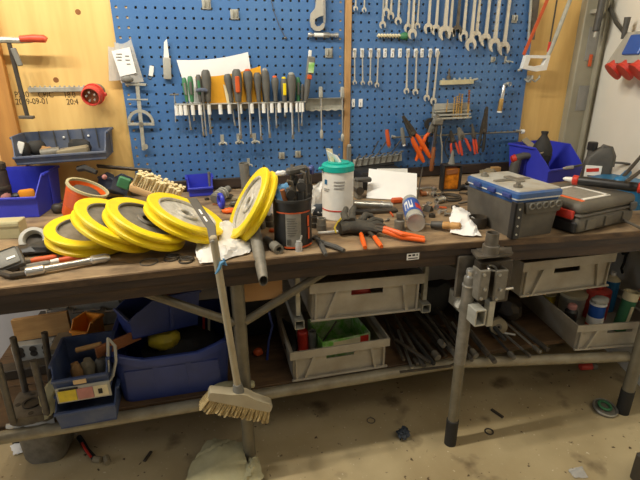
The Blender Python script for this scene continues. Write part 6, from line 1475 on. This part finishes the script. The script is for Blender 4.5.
m_ = MB(); m_.cyl((.012,-.03,-.006),(.07,-.04,.0),.006,n=8); obj('axle_arm', m_, 'steel', t)
lump('dark_clamp','dark clamp parts heaped right of the steel bracket','irondark',T(508,318,SZ+.02),(.10,.12,.10),61,'scrap',.22)
lump('dark_machine','dark machine part at the back of the shelf behind the scrap bars','blackmatte',T(430,312,SZ),(.22,.12,.16),62,'part',.12)
lump('dark_machine','dark machine part at the back of the shelf behind the steel bracket','blackmatte',T(470,318,SZ),(.18,.12,.13),63,'part',.12)
lump('brown_scrap','small brown rusty piece in front of the dark machine parts','woodbrown',T(452,334,SZ),(.04,.03,.025),64,'scrap',.2)
m_ = MB(); m_.tube([T(x,y,SZ+.01)-T(440,366,SZ+.01) for x,y in ((400,372),(426,369),(450,366),(462,360),(462,352))],.005,8); single('bent_rod', m_, 'irondark', 'thin bent rod lying along the front edge of the lower shelf', 'rod', T(440,366,SZ+.01))
# black boxes deep behind the left leg
m_ = MB(); m_.box((0,0,.13),(.20,.16,.26),.01); single('dark_box', m_, 'black', 'dark box deep on the shelf behind the left bench leg', 'box', (.44,-.40,SZ))
lump('orange_bit','small orange-brown bit on the shelf behind the left bench leg','orangedull',(.44,-.62,SZ),(.04,.03,.03),6,'scrap')
m_ = MB(); m_.tube([(0,0,0),(.012,.01,.08),(.03,.02,.14),(.02,.03,.20)],.005,8); single('blue_hose', m_, 'navy', 'thin dark blue hose rising behind the left bench leg', 'hose', (.47,-.66,SZ))
m_ = MB(); m_.tube([(0,0,0),(0,0,-.05),(-.018,-.01,-.075),(-.006,-.01,-.10)],.006,8); m_.box((0,.0,.0),(.05,.012,.012),.002); single('wall_hook', m_, 'black', 'black hook fixed to the side wall under the right end of the bench', 'hook', onwall(629,253)+nW*.012)
# red hose under the right crate
bar('red_hose','red hose end lying on the floor under the right open crate','hose',T(580,367,.04),T(596,366,.04),lambda L:[('hose','redplug',[(.014,0),(.016,.004),(.016,L*.7)],12),('fitting','castgrey',[(.010,L*.7),(.017,L*.75),(.017,L),(0,L)],12)])
# ================= FLOOR =================
crumple('paper_bag','crumpled pale brown paper bag wrapped around the foot of the left bench leg','ragbeige','paper bag',[T(206,438,.05),T(246,441,.06),T(248,492,.004),T(178,490,.004)],13,.012,18,16,.02,.0015,.1)
crumple('paper_bag','pale yellowish paper flap on the right side of the left bench leg foot','ragbeige','paper bag',[T(246,462,.02),T(258,456,.05),T(265,482,.006),T(238,486,.004)],14,.016,12,10,.02,.0015,.1)
t = thing('hose_piece','short black and red hose with a brass end on the floor','hose',T(86,446,.012))
o = T(86,446,.012)
m_ = MB(); m_.tube([T(x,y,.012)-o for x,y in ((79,437),(83,443),(87,450),(95,459))],.010,10); obj('black_hose', m_, 'rubber', t)
m_ = MB(); m_.tube([T(x,y,.020)-o for x,y in ((82,443),(86,450),(91,457))],.005,8); obj('red_stripe', m_, 'red', t)
m_ = MB(); m_.tube([T(94,459,.012)-o,T(101,460,.012)-o],.012,10); m_.tube([T(106,457,.014)-o,T(108,463,.012)-o],.012,8); obj('brass_end', m_, 'drab', t)
crumple('paper_scrap','white paper scraps on the floor left of the grey canister','paper','paper',[T(10,446,.012),T(27,439,.012),T(30,450,.004),T(14,456,.004)],15,.008,8,6,.006)
m_ = MB(); m_.box((0,0,.02),(.05,.05,.05),.004); single('black_block', m_, 'black', 'small black block under the shelf edge beside the white paper scraps', 'block', T(22,441,0))
crumple('floor_rag','crumpled dark blue-grey rag on the floor in the middle','ragblue','rag',[T(394,430,.02),T(408,428,.02),T(411,438,.01),T(400,443,.008)],16,.02,10,8,.012,.0015,.2)
m_ = MB(); m_.box((0,0,.004),(.012,.05,.008),.002); single('metal_chip', m_, 'irondark', 'dark narrow chip on the floor at the left below the blue tub', 'chip', T(148,457,0), (0,0,R(-25)))
m_ = MB(); m_.box((0,0,.004),(.014,.06,.008),.002); single('metal_chip', m_, 'irondark', 'dark narrow chip on the floor right of the support post', 'chip', T(497,414,0), (0,0,R(20)))
m_ = MB(); m_.torus((0,0,.003),(0,0,1),.016,.003,24,6); single('rubber_ring', m_, 'irondark', 'small dark ring on the floor right of the support post', 'ring', T(489,432,0))
m_ = MB(); m_.torus((0,0,.003),(0,0,1),.016,.002,24,6); single('rubber_ring', m_, 'iron', 'small thin ring on the shaded floor left of the dark rag', 'ring', T(371,421,0))
t = thing('tin_lid','dirty metal lid with a light rim on the floor beside the right bench leg','lid',T(604.5,409,.008),(R(10),R(0),0))
m_ = MB(); m_.lathe([(0,.004),(.040,.004),(.044,.010),(.048,.010),(.048,0),(0,0)],28); obj('disc', m_, 'castgrey', t)
m_ = MB(); m_.torus((0,0,.010),(0,0,1),.046,.004,28,8); obj('rim', m_, 'steel', t)
m_ = MB(); m_.torus((.004,.008,.012),(0.1,0,1),.024,.006,20,6); obj('coil', m_, 'green', t)
crumple('paper_scrap','thin pale paper scrap on the floor at the front right','clearbag','paper',[T(568,470,.004),T(582,466,.004),T(588,478,.003),T(574,478,.003)],17,.005,6,5,.003)
t = thing('machine_upright','dark machine upright cut by the lower right corner','machine',T(644,486,0)+Vector((.02,.0,0)))
m_ = MB(); m_.box((0,0,.06),(.09,.09,.12),.008); obj('foot', m_, 'irondark', t)
m_ = MB(); m_.box((.004,0,.115),(.09,.07,.03),.006); obj('top_edge', m_, 'iron', t)
m_ = MB(); m_.blob((-.03,-.03,.05),(.05,.05,.03)); obj('bolt', m_, 'iron', t)
# ================= LIGHT AND CAMERA =================
def area(name, loc, target, sx, sy, power, col):
    l = bpy.data.lights.new(name, 'AREA'); l.shape = 'RECTANGLE'; l.size = sx; l.size_y = sy; l.energy = power; l.color = col
    o = link(bpy.data.objects.new(name, l)); o.location = loc
    o.rotation_euler = (Vector(target)-Vector(loc)).to_track_quat('-Z','Y').to_euler(); return o
def tube_lamp(x0, x1, y, z, n, power, col, r=.035):
    for i in range(n):
        l = bpy.data.lights.new('ceiling_tube', 'POINT'); l.energy = power/n; l.color = col; l.shadow_soft_size = r
        o = link(bpy.data.objects.new('ceiling_tube', l)); o.location = (x0+(x1-x0)*i/(n-1), y, z)
tube_lamp(-1.7, .45, -.97, 2.62, 7, 178, (1,.935,.80))
area('rear_fill', (1.2,-2.6,2.8), (1.2,-.9,.4), 1.6, .6, 8, (1,.93,.80))  # weak fill added above and behind the camera, not a room fixture
area('left_fill', (-2.3,-1.5,1.0), (-.2,-.3,.5), 1.0, 1.1, 9, (.88,.93,1))  # cool fill added low on the left to brighten under the bench
w = bpy.data.worlds.new('World'); bpy.context.scene.world = w; w.use_nodes = True
w.node_tree.nodes['Background'].inputs[0].default_value = (1,.95,.86,1); w.node_tree.nodes['Background'].inputs[1].default_value = .085
cd = bpy.data.cameras.new('Camera'); cd.sensor_width = 36; cd.lens = F/640*36; cd.clip_start = .01
cam = link(bpy.data.objects.new('Camera', cd))
cam.matrix_world = Matrix.Translation(CAM) @ Matrix((RT, -DN, -FW)).transposed().to_4x4()
sc = bpy.context.scene; sc.camera = cam
sc.view_settings.view_transform = 'Standard'; sc.view_settings.look = 'None'; sc.view_settings.gamma = 1; sc.view_settings.exposure = 0.27
